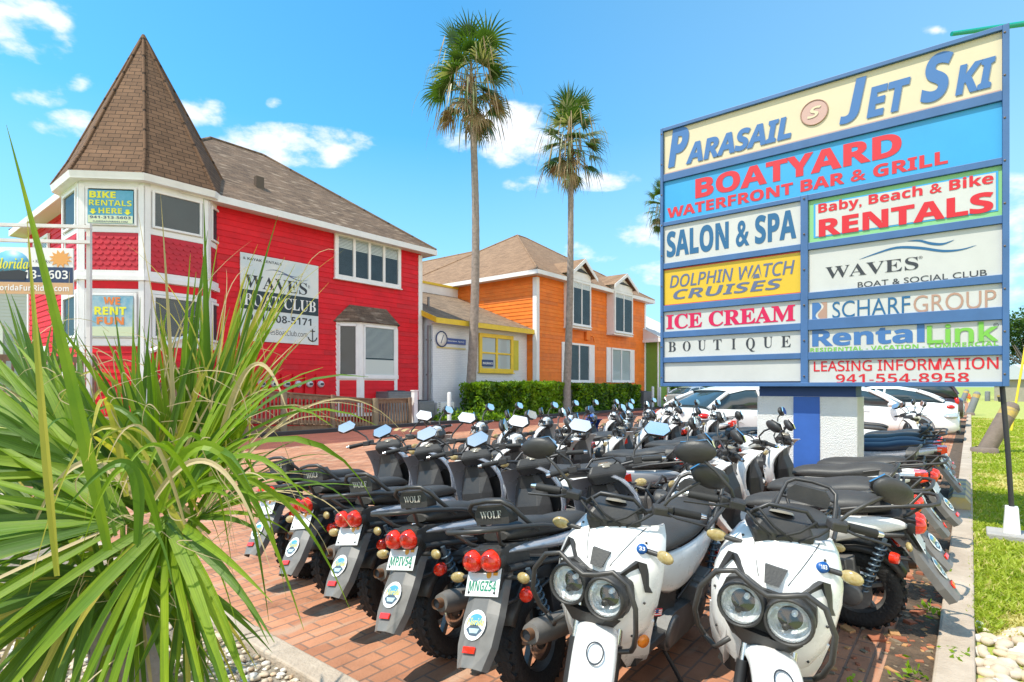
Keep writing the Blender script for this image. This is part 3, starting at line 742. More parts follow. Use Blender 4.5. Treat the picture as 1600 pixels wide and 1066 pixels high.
# ------------------------------------------------------------------ orange building
UO, WO = 24.93, 18.5; LO = 13.35; DO = 12.5
ob = thing('orange_building', 'orange clapboard two storey building with tan hip roof and two dormers', 'building', SW(UO, WO), ANG)
FO = fm((0, 0, 0), -90)
b = MB(); b.bbox((.05, .05, 0), (LO - .05, DO, 7.6)); b.bbox((.3, DO, 0), (11, DO + 12, 7.6))
clap(b, FO, 0, LO, .2, 7.6, .21); clap(b, fm((0, DO, 0), 180), 0, DO, .2, 7.6, .21); clap(b, fm((LO, 0, 0), 0), 0, DO, .2, 7.6, .21)
b.build('wall', ORANGES, ob)
b = MB(); fbox(b, FO, -.05, .2, .2, 7.5, 0, .07); fbox(b, fm((0, DO, 0), 180), DO - .2, DO + .03, .2, 7.5, 0, .06); fbox(b, FO, LO - .18, LO + .03, .2, 7.5, 0, .06)
b.build('corner_board', WHITE, ob)
hip_roof(ob, -.55, LO + .5, -.5, DO + .5, 7.8, .64, ROOF_O)
hip_roof(ob, -.3, 11.5, DO - 8.5, DO + 14, 7.86, .60, ROOF_O, name='wing_roof')
def OU(x, v, o=0): u, z = on_w(x, v, WO - o); return u - UO, z
for (xl, xr, vt, vb, ax, av, bl) in ((894.5, 921.5, 437, 511, 907, 402, .12), (960.5, 987, 455, 522, 977.5, 427, .1)):
    BX = .55
    a0, z1 = OU(xl, vt, BX); a1, _ = OU(xr, vt, BX); z0 = OU((xl + xr) / 2, vb, BX)[1]; z1 = OU((xl + xr) / 2, vt + 2, BX)[1]
    a0 -= .1; a1 += .1; ac = (a0 + a1) / 2; apz = OU(ax, av, BX + .25)[1]
    b = MB(); b.bbox((a0, -BX, z0 - .05), (a1, .05, z1 + .4)); b.bbox((a0 - .05, -BX - .04, z0 - .12), (a1 + .05, .05, z0 - .051))
    gz = z1 + .75
    b.prism([(a0, z1 + .4), (a1, z1 + .4), (ac, apz - .25)], -BX + .03, 1.5, plane='xz')
    fbox(b, fm((0, -BX, 0), -90), a0, a1, z1 + .02, z1 + .12, 0, .03)
    dm = b.build('dormer', WHITE, ob)
    b = MB(); h = apz; ez = z1 + .30; ew = (a1 - a0) / 2 + .38; th = .10
    for sgn in (-1, 1):
        e0 = V((ac + sgn * ew, -BX - .28, ez)); t0_ = V((ac, -BX - .28, h)); back = V((0, 5.5, 0))
        rquad(b, [e0, t0_, t0_ + back, e0 + back], (0, 1, 0))
    b.build('dormer_roof', ROOF_O, ob)
    b = MB()
    for sgn in (-1, 1):
        e0 = V((ac + sgn * ew, -BX - .31, ez)); t0_ = V((ac, -BX - .31, h)); dn = V((0, 0, -.22)); bk = V((0, .05, 0))
        P8 = [e0, t0_, t0_ + dn, e0 + dn]; b.add(P8 + [p + bk for p in P8], [(0, 1, 2, 3), (4, 5, 6, 7), (0, 4, 5, 1), (1, 5, 6, 2), (2, 6, 7, 3), (3, 7, 4, 0)])
    b.build('barge_board', WHITE, ob)
    b = MB(); b.prism([(a0 + .22, z1 + .5), (a1 - .22, z1 + .5), (ac, apz - .55)], -BX - .012, -BX + .02, plane='xz'); b.build('gable_vent', mat('vent_dark', (.05, .055, .06), .6), ob)
    MD = fm((0, -BX, 0), -90)
    window(ob, MD, a0 + .04, a1 - .04, z0 + .05, z1 - .05, 2, 1, .1, o=.005, dep=.07, blind=bl, bar=.045)
for (xl, xr, vt, vb, lab) in ((886, 920, 534, 597, 0), (954, 984, 542, 597, 1)):
    a0, z1 = OU(xl, vt); a1, z0 = OU(xr, vb)
    z1 = OU((xl + xr) / 2, vt + 3)[1]; z0 = OU((xl + xr) / 2, vb)[1]
    window(ob, FO, a0, a1, z0, z1, 2, 1, .12, blind=0 if not lab else 0, back=(mat('frosted', (.50, .58, .62), .7) if lab else DARKROOM), dep=.12)
    for s in (0, 1):
        c0 = a1 + .04 if s else a0 - .62
        b = MB(); b.M = FO; b.bbox((c0, z0 - .03, .03), (c0 + .55, z1, .07))
        for k in range(16):
            z = z0 + .1 + k * (z1 - z0 - .3) / 15; b.bbox((c0 + .07, z, .071), (c0 + .48, z + .06, .085))
        b.build('shutter', WHITE, ob)
lm = thing('wall_lamp', 'orange painted flood lamp box on the orange wall above the lower window', 'lamp', SW(UO, WO), ANG)
a, z = OU(917, 526); b = MB(); b.M = FO; b.bbox((a - .35, z - .25, .03), (a + .1, z + .3, .2)); b.build('box', ORANGE, lm, bevel=.02)
b = MB(); b.M = FO; b.tube([(a + .1, z + .1, .12), (a + .45, z, .2), (a + .5, z - .35, .25)], .05, 6); b.build('arm', ORANGE, lm)

# ------------------------------------------------------------------ green building and far left house
UG, WG = 38.4, 17.6
gb = thing('green_building', 'green clapboard building with white metal roof past the orange building', 'building', SW(UG, WG), ANG)
b = MB(); b.bbox((.03, .03, 0), (7, 9, 4.9)); clap(b, fm((0, 0, 0), -90), 0, 7, .1, 4.8, .22); clap(b, fm((0, 9, 0), 180), 0, 9, .1, 4.8, .22); b.build('wall', GREENW, gb)
b = MB(); fbox(b, fm((0, 0, 0), -90), 2.2, 2.6, .1, 4.8, 0, .08); fbox(b, fm((0, 0, 0), -90), -.02, .15, .1, 4.8, 0, .06); b.build('corner_board', WHITE, gb)
MROOF = mat('metal_roof', (.72, .74, .75), .4, .2)
b = MB()
b.quad([(-.5, -.6, 4.9), (7.6, -.6, 4.9), (7.6, 4.5, 7.6), (-.5, 4.5, 7.6)]); b.quad([(-.5, 9.6, 4.9), (7.6, 9.6, 4.9), (7.6, 4.5, 7.6), (-.5, 4.5, 7.6)])
b.quad([(-.5, -.6, 4.9), (-.5, 9.6, 4.9), (-.5, 4.5, 7.6)])
for k in range(18):
    x = -.5 + k * .475; b.tube([(x, -.6, 4.92), (x, 4.5, 7.62)], .03, 4)
b.build('roof', MROOF, gb)
b = MB(); b.bbox((-.55, -.66, 4.68), (7.6, -.61, 4.89)); b.bbox((-.56, -.6, 4.68), (-.51, 9.6, 4.89)); b.build('fascia', WHITE, gb)

gh = thing('grey_house', 'grey clapboard house with white windows far left behind the palm', 'house', (-38, 36, 0), R(18))
GREYS = mat('grey_siding', (.33, .36, .40), .7, var=.1); MG = fm((0, 0, 0), -90)
b = MB(); b.bbox((-6, .05, 0), (5.9, 8, 8.4)); clap(b, MG, -6, 6, .2, 5.0, .22); b.build('wall', GREYS, gh)
b = MB(); clap(b, MG, -6, 6, 5.0, 8.4, .22); b.build('upper_wall', mat('pale_siding', (.5, .52, .54), .7), gh)
window(gh, MG, 2.0, 4.6, 3.2, 5.6, 2, 2, .18); window(gh, MG, -2.0, .6, 3.2, 5.6, 2, 2, .18)
hip_roof(gh, -6.5, 6.5, -.5, 8.5, 8.5, .5, ROOF_R)
# ------------------------------------------------------------------ pylon sign
US = 7.3
SBLUE = mat('sign_frame_blue', (.048, .128, .30), .5, var=.12, vscale=3)
CREAM = mat('sign_cream', (.62, .535, .37), .5, var=.03); FACE = mat('sign_face_white', (.53, .53, .515), .45, var=.05, vscale=2.5)
PBLUE = mat('sign_sky_blue', (.035, .32, .62), .45, var=.06, vscale=1)
PYEL = mat('sign_yellow', (.64, .42, .025), .45)
PRED = mat('print_red', (.58, .010, .022), .45); PRED2 = mat('print_coral_red', (.58, .022, .035), .45)
PBL = mat('print_blue', (.045, .15, .38), .45); PTEAL = mat('print_teal', (.012, .11, .25), .45)
PPINK = mat('print_crimson', (.56, .0, .07), .45); PTAN = mat('print_tan', (.40, .24, .18), .5); PGRN = mat('print_green', (.17, .46, .06), .5)
PSLATE = mat('print_slate', (.10, .13, .24), .5); PROSE = mat('print_rose', (.52, .33, .29), .5); LGRN = mat('panel_green_edge', (.22, .50, .22), .5)
ps = thing('pylon_sign', 'tall blue framed tenant sign board on a white and blue pillar', 'sign', SW(US, 0), ANG)
# local frame: x = along F, y = along L ; face looks towards -x, reading direction is -y
MSG = frame_mat((0, 0, 0), (0, -1, 0), (-1, 0, 0))
def SA(x, v): w, z = on_u(x, v, US); return -w, z
aL, zt = SA(1034, 203); aR, zb = SA(1577, 605)
zt = (SA(1034, 203)[1] + SA(1577, 40)[1]) / 2; zb = EYE
b = MB(); b.M = MSG; b.bbox((aL, zb, -.62), (aR, zt, -.02)); b.build('cabinet', SBLUE, ps)
fr_o, fr_i = .05, .0
b = MB(); b.M = MSG
P1L = SA(1038, 300)[0]; P1R = SA(1566, 300)[0]; MC0 = SA(1252, 450)[0]; MC1 = SA(1263.6, 450)[0]
def zrow(x, v1, v2): return SA(x, v1)[1], SA(x, v2)[1]
LROW = [zrow(1038, 355, 413), zrow(1038, 421.6, 478.5), zrow(1038, 488, 519), zrow(1038, 528.6, 559), zrow(1038, 567, 597)]
RROW = [zrow(1264, 314.6, 380.7), zrow(1264, 391.6, 458), zrow(1264, 468.8, 500), zrow(1264, 516.6, 551), zrow(1264, 562.7, 598)]
TOP = [zrow(1038, 207.6, 274.7), zrow(1038, 285.6, 349)]
# frame bars butt against each other
b.bbox((aL, zb, -.02), (P1L, zt, .05)); b.bbox((P1R, zb, -.02), (aR, zt, .05))
b.bbox((P1L, TOP[0][0], -.02), (P1R, zt, .048)); b.bbox((P1L, zb, -.02), (P1R, min(LROW[-1][1], RROW[-1][1]), .048))
b.bbox((P1L, TOP[1][0], -.02), (P1R, TOP[0][1], .04)); b.bbox((P1L, LROW[0][0], -.02), (MC0, TOP[1][1], .04)); b.bbox((MC1, RROW[0][0], -.02), (P1R, TOP[1][1], .04))
b.bbox((MC0, zb + .04, -.02), (MC1, TOP[1][1], .044))
for i in range(4):
    b.bbox((P1L, LROW[i + 1][0], -.02), (MC0, LROW[i][1], .04)); b.bbox((MC1, RROW[i + 1][0], -.02), (P1R, RROW[i][1], .04))
b.build('frame', SBLUE, ps, bevel=.004)
b = MB(); b.M = MSG
for a in (aL + .02, aR - .035, (MC0 + MC1) / 2):
    for k in range(9):
        z = zb + .12 + k * (zt - zb - .2) / 8
        if a == (MC0 + MC1) / 2 and z > TOP[1][1]: continue
        b.lathe([(.011, .044), (.010, .054), (.0001, .056)], (a, z, 0), 'z', 8)
b.build('bolt', mat('bolt_rust', (.16, .12, .10), .6, .4), ps)
def panel(a0, a1, zz, m, edge=None):
    z1, z0 = zz; b = MB(); b.M = MSG
    b.bbox((a0 + .002, z0 + .002, -.018), (a1 - .002, z1 - .002, .012)); p = b.build('tenant_panel', m, ps)
    return p
def tb_(x0, x1, vt, vb, xa=None):          # text box from photo points: heights read at column xa (default the left end)
    xa = xa if xa is not None else x0
    return SA(x0, 400)[0], SA(x1, 400)[0], SA(xa, vb)[1], SA(xa, vt)[1]
def c6(x, y): return 1020 + .3625 * x, 30 + .3625 * y
def c7(x, y): return 1020 + .3625 * x, 310 + .3625 * y
def T6(x0, x1, yt, yb, xa=None): X = c6(x0, 0)[0]; return tb_(X, c6(x1, 0)[0], c6(0, yt)[1], c6(0, yb)[1], c6(xa, 0)[0] if xa is not None else None)
def T7(x0, x1, yt, yb, xa=None): X = c7(x0, 0)[0]; return tb_(X, c7(x1, 0)[0], c7(0, yt)[1], c7(0, yb)[1], c7(xa, 0)[0] if xa is not None else None)
D = .016
p = panel(P1L, P1R, TOP[0], CREAM)
items = [('P', 'sb', *T6(68, 158, 480, 640, 85), .22, .024), ('ARASAIL', 'sb', *T6(145, 598, 540, 628, 150), .2, .024), ('J', 'sb', *T6(805, 922, 272, 452, 838), .2, .024), ('ET', 'sb', *T6(922, 1112, 302, 430, 930), .2, .024),
         ('S', 'sb', *T6(1153, 1296, 160, 362, 1195), .2, .024), ('KI', 'sb', *T6(1303, 1478, 207, 332, 1315), .2, .024)]
text_mesh([(s, st, a + .007, a1 + .007, z - .008, z1 - .008, sh, w) for s, st, a, a1, z, z1, sh, w in items], 'lettering', p, mat('letter_edge', (.35, .38, .42)), MSG, D)
text_mesh(items, 'lettering', p, PBL, MSG, D + .006)
ca, cz = SA(*c6(697, 405)); cr = .145
b = MB(); b.M = MSG; b.lathe([(.001, .02), (cr, .02), (cr, .012)], (ca, cz, 0), 'z', 28, smooth=False); b.build('emblem', PROSE, p)
b = MB(); b.M = MSG; b.tube([(ca + cr * .97 * cos(t * pi / 14), cz + cr * .97 * sin(t * pi / 14), .021) for t in range(29)], .007, 4); b.build('emblem_ring', PTAN, p)
text_mesh([('S', 'sb', ca - .075, ca + .075, cz - .06, cz + .065, .3, 0)], 'lettering', p, CREAM, MSG, .026)
b = MB(); b.M = MSG; b.bbox((P1L + .01, TOP[0][1] + .012, .012), (P1R - .01, TOP[0][1] + .024, .014)); b.build('pink_line', PROSE, p)
p = panel(P1L, P1R, TOP[1], PBLUE)
text_mesh([('BOATYARD', 'sb', *T6(185, 1073, 690, 775, 190), 0, .022), ('WATERFRONT BAR & GRILL', 'sb', *T7(64, 1272, 44, 88, 66), 0, .016)], 'lettering', p, PRED2, MSG, D)
p = panel(P1L, MC0, LROW[0], FACE); text_mesh([('SALON & SPA', 'sb', *T7(62, 620, 145, 256, 70), 0, .02)], 'lettering', p, PTEAL, MSG, D)
p = panel(P1L, MC0, LROW[1], PYEL)
text_mesh([('DOLPHIN WATCH', 's', *T7(75, 613, 334, 387, 80), .2, .012), ('CRUISES', 'sb', *T7(90, 560, 396, 437, 95), .2, 0)], 'lettering', p, PSLATE, MSG, D)
b = MB(); b.M = MSG; b.bbox((P1L + .004, LROW[1][0] - .016, .012), (MC0 - .004, LROW[1][0] - .004, .0145)); b.bbox((P1L + .004, LROW[1][1] + .004, .012), (MC0 - .004, LROW[1][1] + .012, .0145)); b.build('red_line', PRED2, p)
p = panel(P1L, MC0, LROW[2], FACE); text_mesh([('ICE CREAM', 'serif', *T7(60, 615, 503, 566, 64), 0, .014)], 'lettering', p, PPINK, MSG, D)
p = panel(P1L, MC0, LROW[3], FACE)
bo = T7(64, 628, 620, 662, 66); n = 8
text_mesh([(ch, 'serif', bo[0] + (bo[1] - bo[0]) * (i + .08 + (.13 if ch == 'I' else 0)) / n, bo[0] + (bo[1] - bo[0]) * (i + .60 - (.13 if ch == 'I' else 0)) / n, bo[2] - (.04 if ch == 'Q' else 0), bo[3], 0, -.004) for i, ch in enumerate('BOUTIQUE')], 'lettering', p, INK, MSG, D)
panel(P1L, MC0, LROW[4], FACE)
p = panel(MC1, P1R, RROW[0], LGRN)
b = MB(); b.M = MSG; b.bbox((MC1 + .055, RROW[0][1] + .05, .012), (P1R - .03, RROW[0][0] - .05, .016)); b.build('inner_line', PBLUE, p)
b = MB(); b.M = MSG; b.bbox((MC1 + .075, RROW[0][1] + .065, .016), (P1R - .048, RROW[0][0] - .065, .019)); b.build('inner_face', FACE, p)
text_mesh([('Baby, Beach & Bike', 'sb', *T7(715, 1468, 24, 78, 720), 0, .01), ('RENTALS', 'sb', *T7(717, 1468, 93, 169, 722), 0, .022)], 'lettering', p, PRED, MSG, .023)
p = panel(MC1, P1R, RROW[1], FACE)
wv = T7(745, 1145, 297, 348, 755)
text_mesh([('WAVES', 'serif', *wv, 0, -.005), ('®', None, *T7(1146, 1163, 250, 262, 1150)), ('BOAT & SOCIAL CLUB', None, *T7(884, 1440, 362, 386, 890), 0, 0)], 'lettering', p, INK, MSG, D)
b = MB(); b.M = MSG
for c in ([(890, 265), (960, 240), (1050, 214), (1150, 215), (1250, 228), (1330, 222), (1395, 203)], [(1098, 186), (1150, 184), (1200, 196), (1250, 198), (1300, 180)]):
    pts = [V((*SA(*c7(*q)), .015)) for q in c]
    fine = []
    for i in range(len(pts) - 1):
        for k in range(4):
            t = k / 4; p0 = pts[max(0, i - 1)]; p1, p2 = pts[i], pts[i + 1]; p3 = pts[min(len(pts) - 1, i + 2)]
            fine.append(.5 * ((2 * p1) + (p2 - p0) * t + (2 * p0 - 5 * p1 + 4 * p2 - p3) * t * t + (3 * p1 - p0 - 3 * p2 + p3) * t ** 3))
    fine.append(pts[-1]); m_ = len(fine) - 1
    for i in range(m_):
        t0_ = V((0, .013 * sin(pi * i / m_) + .001, 0)); t1_ = V((0, .013 * sin(pi * (i + 1) / m_) + .001, 0))
        b.quad([fine[i] - t0_, fine[i + 1] - t1_, fine[i + 1] + t1_, fine[i] + t0_])
b.build('wave_mark', PTEAL, p)
p = panel(MC1, P1R, RROW[2], FACE)
text_mesh([('SCHARF', None, *T7(775, 1110, 447, 518, 780), 0, -.002)], 'lettering', p, PTEAL, MSG, D)
text_mesh([('GROUP', None, *T7(1124, 1480, 421, 494, 1130), 0, -.002)], 'lettering', p, PTAN, MSG, D)
lx0, lx1, lz0, lz1 = T7(688, 752, 452, 524, 690)
b = MB(); b.M = MSG; lm_ = (lx0 + lx1) / 2; hh = lz1 - lz0; ww = lx1 - lx0
sc_ = [(lm_ + ww * .2 * sin(2 * pi * t / 12 + pi), lz0 + hh * t / 12) for t in range(13)]
b.prism([(lx0, lz1), (lx0, lz0)] + [(x - .012, z) for x, z in sc_], .012, .016); b.build('emblem', PBL, p)
b = MB(); b.M = MSG; b.prism([(lx1, lz0), (lx1, lz1)] + [(x + .012, z) for x, z in sc_[::-1]], .012, .016); b.build('emblem', PTAN, p)
p = panel(MC1, P1R, RROW[3], FACE)
text_mesh([('Rental', 'sb', *T7(688, 1172, 566, 640, 695), 0, .022)], 'lettering', p, PBL, MSG, D)
lk = T7(1182, 1490, 545, 626, 1190)
text_mesh([('Link', 's', lk[0], lk[1], lk[2], lk[3], 0, .035)], 'lettering', p, mat('print_olive', (.30, .42, .25)), MSG, D)
text_mesh([('Link', 's', lk[0], lk[1], lk[2], lk[3], 0, .02)], 'lettering', p, PGRN, MSG, D + .004)
text_mesh([('RESIDENTIAL - VACATION - COMMERCIAL', 'sb', *T7(680, 1490, 646, 663, 684))], 'lettering', p, PGRN, MSG, D)
text_mesh([('©', None, *T7(1468, 1490, 538, 556, 1470))], 'lettering', p, INK, MSG, D)
p = panel(MC1, P1R, RROW[4], FACE)
text_mesh([('LEASING INFORMATION', 's', *T7(695, 1490, 703, 747, 700), 0, .012), ('941-554-8958', 'sb', *T7(790, 1363, 758, 796, 795), 0, -.012)], 'lettering', p, PRED, MSG, D)
# pillar
UP = .12; w0, _ = on_u(1340, 660, US + UP); w1, _ = on_u(1183, 660, US + UP)
STUC = mat('stucco', (.74, .74, .72), .9, var=.05, vscale=3, bump=.8, bscale=90)
PILB = mat('pillar_blue', (.03, .11, .40), .6, var=.12)
b = MB(); b.bbox((UP, w0, 0), (UP + .5, w1, 1.38)); b.build('pillar', STUC, ps, bevel=.01)
s0_, _ = on_u(1281, 660, US + UP); s1_, _ = on_u(1240, 660, US + UP)
b = MB(); b.bbox((UP - .012, s0_, 0), (UP - .001, s1_, 1.378)); b.build('stripe', PILB, ps)
b = MB(); b.bbox((UP + .02, w0 + .02, 1.38), (UP + .46, w1 - .02, 1.5)); b.build('neck', mat('neck_blue', (.02, .06, .20), .6), ps)
# corner prop of the sign
pp = thing('corner_prop', 'thin black steel prop on a white and grey base under the sign corner', 'post', SW(US, 0), ANG)
pw = -aR + .03
b = MB(); b.tube([(.06, pw - .05, .32), (.05, pw - .02, .9), (.06, pw + .02, 1.5)], .022, 8); b.build('pole', BLACKM, pp)
b = MB(); b.box((.06, pw - .05, .20), (.16, .13, .26), taper=.75); b.build('pedestal', SIGNW, pp, bevel=.01)
b = MB(); b.bbox((-.12, pw - .26, -.05), (.24, pw + .14, .075)); b.build('footing', CONCD, pp, bevel=.012)

# ------------------------------------------------------------------ leaning bollards and small things on the lawn
BOL = mat('bollard_concrete', (.15, .115, .09), .85, col2=(.22, .17, .135), vscale=7, bump=.4)
BOLY = mat('peeling_yellow', (.62, .42, .06), .7, col2=(.24, .19, .14), vscale=9)
def bollard(p, lean, h, r, label, m=BOL):
    t = thing('bollard', label, 'bollard', p, 0, 'leaning bollards on the lawn')
    ax = V((lean, .05, 1)).normalized(); b = MB()
    b.tube([ax * 0, ax * (h - .25)], r, 20); b.tube([ax * (h - .06), ax * h, ax * (h + r * .5), ax * (h + r * .75)], [r, r * .98, r * .7, .02], 20); b.build('post', m, t)
    b = MB(); b.tube([ax * (h - .25), ax * (h - .06)], r * 1.004, 20, cap=False); b.build('painted_band', BOLY, t)
    b = MB(); b.lathe([(r * 1.55, 0), (r * 1.5, .12), (r * 1.02, .15)], (0, 0, 0), 'z', 20); b.build('collar', BOL, t)
P = on_ground(1538, 709); bollard(P, .62, 1.22, .165, 'thick brown leaning bollard with peeling yellow band nearest the sign')
P = on_ground(1514, 649); bollard(P, .42, 1.22, .16, 'grey leaning bollard with yellow top midway along the lawn', mat('bollard_grey', (.17, .185, .19), .8, var=.15))
P = on_ground(1503, 630); bollard(P, .42, 1.20, .2, 'farthest grey leaning bollard beside the red and yellow hydrant', MATS['bollard_grey'])
P = on_ground(1514, 629)
hy = thing('fire_hydrant', 'red and yellow fire hydrant on the far lawn', 'hydrant', P)
HR = mat('hydrant_red', (.6, .10, .03), .5); HY = mat('hydrant_yellow', (.75, .50, .06), .5)
b = MB(); b.lathe([(.16, 0), (.16, .06), (.11, .08), (.11, .55), (.14, .56), (.14, .60)], (0, 0, 0)); b.build('barrel', HY, hy)
b = MB(); b.lathe([(.13, .6), (.12, .72), (.05, .80), (.03, .86), (.001, .86)]); b.build('bonnet', HR, hy)
b = MB(); b.cyl((-.24, 0, .45), (.24, 0, .45), .06); b.cyl((0, -.22, .42), (0, 0, .42), .08); b.build('outlet', HR, hy)
P = on_ground(1543, 627); b = MB(); b.lathe([(.22, 0), (.22, .95), (.2, 1.0), (.001, 1.02)], seg=20)
o = b.build('utility_post', MATS['bollard_grey']); o.location = P; tag(o, 'stout upright grey utility post on the far lawn', 'post')
P = on_ground(1562, 628); t = thing('marker_post', 'small dark marker post with yellow cap on the far lawn', 'marker', P)
b = MB(); b.tube([(0, 0, 0), (-.12, 0, .5)], .1, 10); b.build('stub', BLACKM, t); b = MB(); b.tube([(-.12, 0, .5), (-.15, 0, .66)], .11, 10); b.build('cap', BOLY, t)
P = on_ground(1580, 674); b = MB(); b.tube([(0, 0, 0), (.32, .1, 1.4), (1.3, .4, 5.6)], [.035, .035, .03], 8)
o = b.build('guy_wire_guard', mat('guard_yellow', (.75, .58, .03), .5)); o.location = P; tag(o, 'yellow plastic guy wire guard slanting out of the lawn at right', 'wire guard')
# teal mast arms of a lamp standard beyond the right edge of the sign
TEALM = mat('teal_metal', (.0, .30, .24), .4)
t = thing('signal_mast', 'teal metal mast with an arm and brackets beyond the right end of the sign board', 'mast', (14.6, 13, 0))
b = MB(); b.tube([(0, 0, 0), (0, 0, 10.6)], [.16, .10], 14); b.build('pole', TEALM, t)
b = MB(); b.tube([(0, 0, 10.3), (-2.0, 0, 9.95), (-4.5, 0, 9.6)], [.08, .07, .05], 10); b.build('arm', TEALM, t)
b = MB(); b.tube([(0, 0, 6.25), (-2.4, 0, 6.95)], .07, 10); b.tube([(-.9, 0, 6.0), (-2.6, 0, 6.5)], .07, 10); b.box((-2.4, 0, 7.0), (.3, .2, .35)); b.tube([(-.9, 0, 6.0), (-.7, 0, 6.45)], .07, 8); b.build('bracket', TEALM, t)

# ------------------------------------------------------------------ timber ramp railing
WRL = 16.75
def RL(x, v): return on_w(x, v, WRL)
dk = thing('ramp_railing', 'weathered brown timber railing sloping down beside the red building ramp', 'railing', SW(0, WRL), ANG)
uL, zL = RL(380, 608); uR, zR = RL(583, 624); u2, _ = RL(638, 622)
uS = 5.2
def topz(u): return zL + (zR - zL) * (u - uL) / (uR - uL) if u < uR else zR + .02
b = MB()
for ua, ub in ((uS, uR), (uR, u2)):
    za, zb_ = topz(ua), topz(ub if ub < u2 else uR)
    if ub == u2: za = zb_ = zR + .02
    for (w0_, w1_, d0, d1) in ((-.07, .07, -.045, 0), (-.02, .02, -.19, -.047), (-.02, .02, -.98, -.86)):
        b.add([(ua, w0_, za + d0), (ub, w0_, zb_ + d0), (ub, w1_, zb_ + d0), (ua, w1_, za + d0), (ua, w0_, za + d1), (ub, w0_, zb_ + d1), (ub, w1_, zb_ + d1), (ua, w1_, za + d1)],
              [(0, 1, 2, 3), (4, 5, 6, 7), (0, 1, 5, 4), (1, 2, 6, 5), (2, 3, 7, 6), (3, 0, 4, 7)])
b.build('rail', WOOD, dk)
u = uS + .05; k = 0; bal = MB()
while u < u2 - .05:
    z = topz(min(u, uR)) if u < uR else zR + .02
    bal.box((u, -.042 + random.uniform(-.004, .004), z - .57), (.042, .038, .82 + random.uniform(-.03, .03)), rot=(0, random.uniform(-.012, .012), 0)); u += .132
o = bal.build('baluster', WOOD, dk); o['kind'] = 'stuff'
for x in (440, 517, 583, 637):
    u = RL(x, 640)[0]; z = topz(u) if u < uR else zR
    b = MB(); b.tube([(u, -.13, -.05), (u, -.13, z + .04)], .10 if x in (440, 583) else .075, 12); b.build('post', WOODP if x in (440, 583) else WOOD, dk)
rp = thing('timber_ramp', 'brown timber ramp and deck rising to the red building door', 'ramp', SW(0, WRL), ANG)
b = MB()
zf = lambda u: max(.05, topz(u) - .98) if u < uR else .06
for k in range(60):
    u0_ = uS - 4 + k * .235
    if u0_ > u2: break
    z = zf(max(u0_, uS)); b.box((u0_ + .11, .95, z - .03), (.22, 1.75, .045))
b.build('deck_board', WOOD, rp)
b = MB(); b.add([(uS - 4, .06, -.03), (u2, .06, -.03), (u2, .06, .03), (uS - 4, .06, zf(uS) - .06), (uS - 4, .12, -.03), (u2, .12, -.03), (u2, .12, .03), (uS - 4, .12, zf(uS) - .06)], [(0, 1, 2, 3), (4, 5, 6, 7), (3, 2, 6, 7)])
b.build('stringer', WOOD, rp)
# left deck railing, mostly behind the palm
dl = thing('deck_railing', 'dark brown timber deck railing left of the turret behind the palm leaves', 'railing', SW(0, 17.6), ANG)
b = MB(); b.bbox((-4.5, -.05, 2.1), (4.6, .05, 2.25)); b.bbox((-4.5, -.02, 1.25), (4.6, .02, 1.35)); b.bbox((-4.5, -.04, .7), (4.6, .04, 1.0)); b.build('rail', WOOD, dl)
b = MB(); u = -4.4
while u < 4.6: b.box((u, -.04, 1.7), (.05, .03, .9)); u += .15
o = b.build('baluster', WOOD, dl); o['kind'] = 'stuff'
for u in (-4.4, -2.2, 0, 2.2, 4.5):
    b = MB(); b.box((u, 0, 1.15), (.12, .12, 2.3)); b.build('post', WOOD, dl)
wp = thing('gate_post', 'slim white post at the low end of the timber railing', 'post', SW(*RL(645, 640)[:1], WRL - .1), ANG)
b = MB(); b.bbox((-.09, -.09, 0), (.09, .09, 1.32)); b.build('shaft', WHITE, wp, bevel=.01); b = MB(); b.bbox((-.11, -.11, 1.32), (.11, .11, 1.36)); b.build('cap', WHITE, wp)

# hanging rental sign at the far left
fs = thing('hanging_sign', 'white rental sign hanging from a white timber frame at far left', 'sign', (0, 0, 0), 0)
def FS(x, v, Y=12.6): return ((x - 800) / 884 * Y, EYE + (604 - v) / 884 * Y)
xa, za = FS(-22, 389); xb, zb_ = FS(116, 395); zc = FS(0, 461)[1]
MF = frame_mat((xb, 12.6, 0), V((1, .10, 0)).normalized(), V((.10, -1, 0)).normalized()); wd = xb - xa
b = MB(); b.M = MF; b.bbox((-wd, zc, 0), (0, za, .04)); b.build('panel', SIGNW, fs)
b = MB(); b.M = MF; b.bbox((-wd, zc + .26, .041), (0, zc + .60, .046)); b.build('band', mat('banner_navy', (.025, .05, .12), .5), fs)
b = MB(); b.M = MF; b.bbox((-wd, zc + .0, .041), (0, zc + .255, .046)); b.build('band', mat('banner_tan', (.62, .38, .2), .5), fs)
text_mesh([('941-313-5603', 'sb', -wd * .84, -.10, zc + .34, zc + .53)], 'lettering', fs, SIGNW, MF, .05)
text_mesh([('FloridaFunRides.com', 'sb', -wd * .82, -.08, zc + .07, zc + .20)], 'lettering', fs, SIGNW, MF, .05)
text_mesh([('• Kayaks', 's', -wd * .42, -wd * .24, za - .36, za - .26), ('• Scooters', 's', -wd * .42, -wd * .19, za - .53, za - .42), ('• Paddle Boards', 's', -wd * .42, -wd * .05, za - .70, za - .59)], 'lettering', fs, INK, MF, .045)
b = MB(); b.M = MF; b.lathe([(.001, .05), (.36, .05), (.36, .04)], (-wd * .64, za - .36, 0), 'z', 20, sc=(1, .8, 1)); b.build('emblem', TEALP, fs)
text_mesh([('Florida', 'serifi', -wd * .84, -wd * .46, za - .48, za - .24)], 'lettering', fs, LIME, MF, .056)
b = MB(); b.M = MF; b.prism([(-wd * .78, za - .72), (-wd * .5, za - .72), (-wd * .47, za - .55), (-wd * .56, za - .5), (-wd * .8, za - .55)], .041, .054); b.build('scooter_mark', INK, fs)
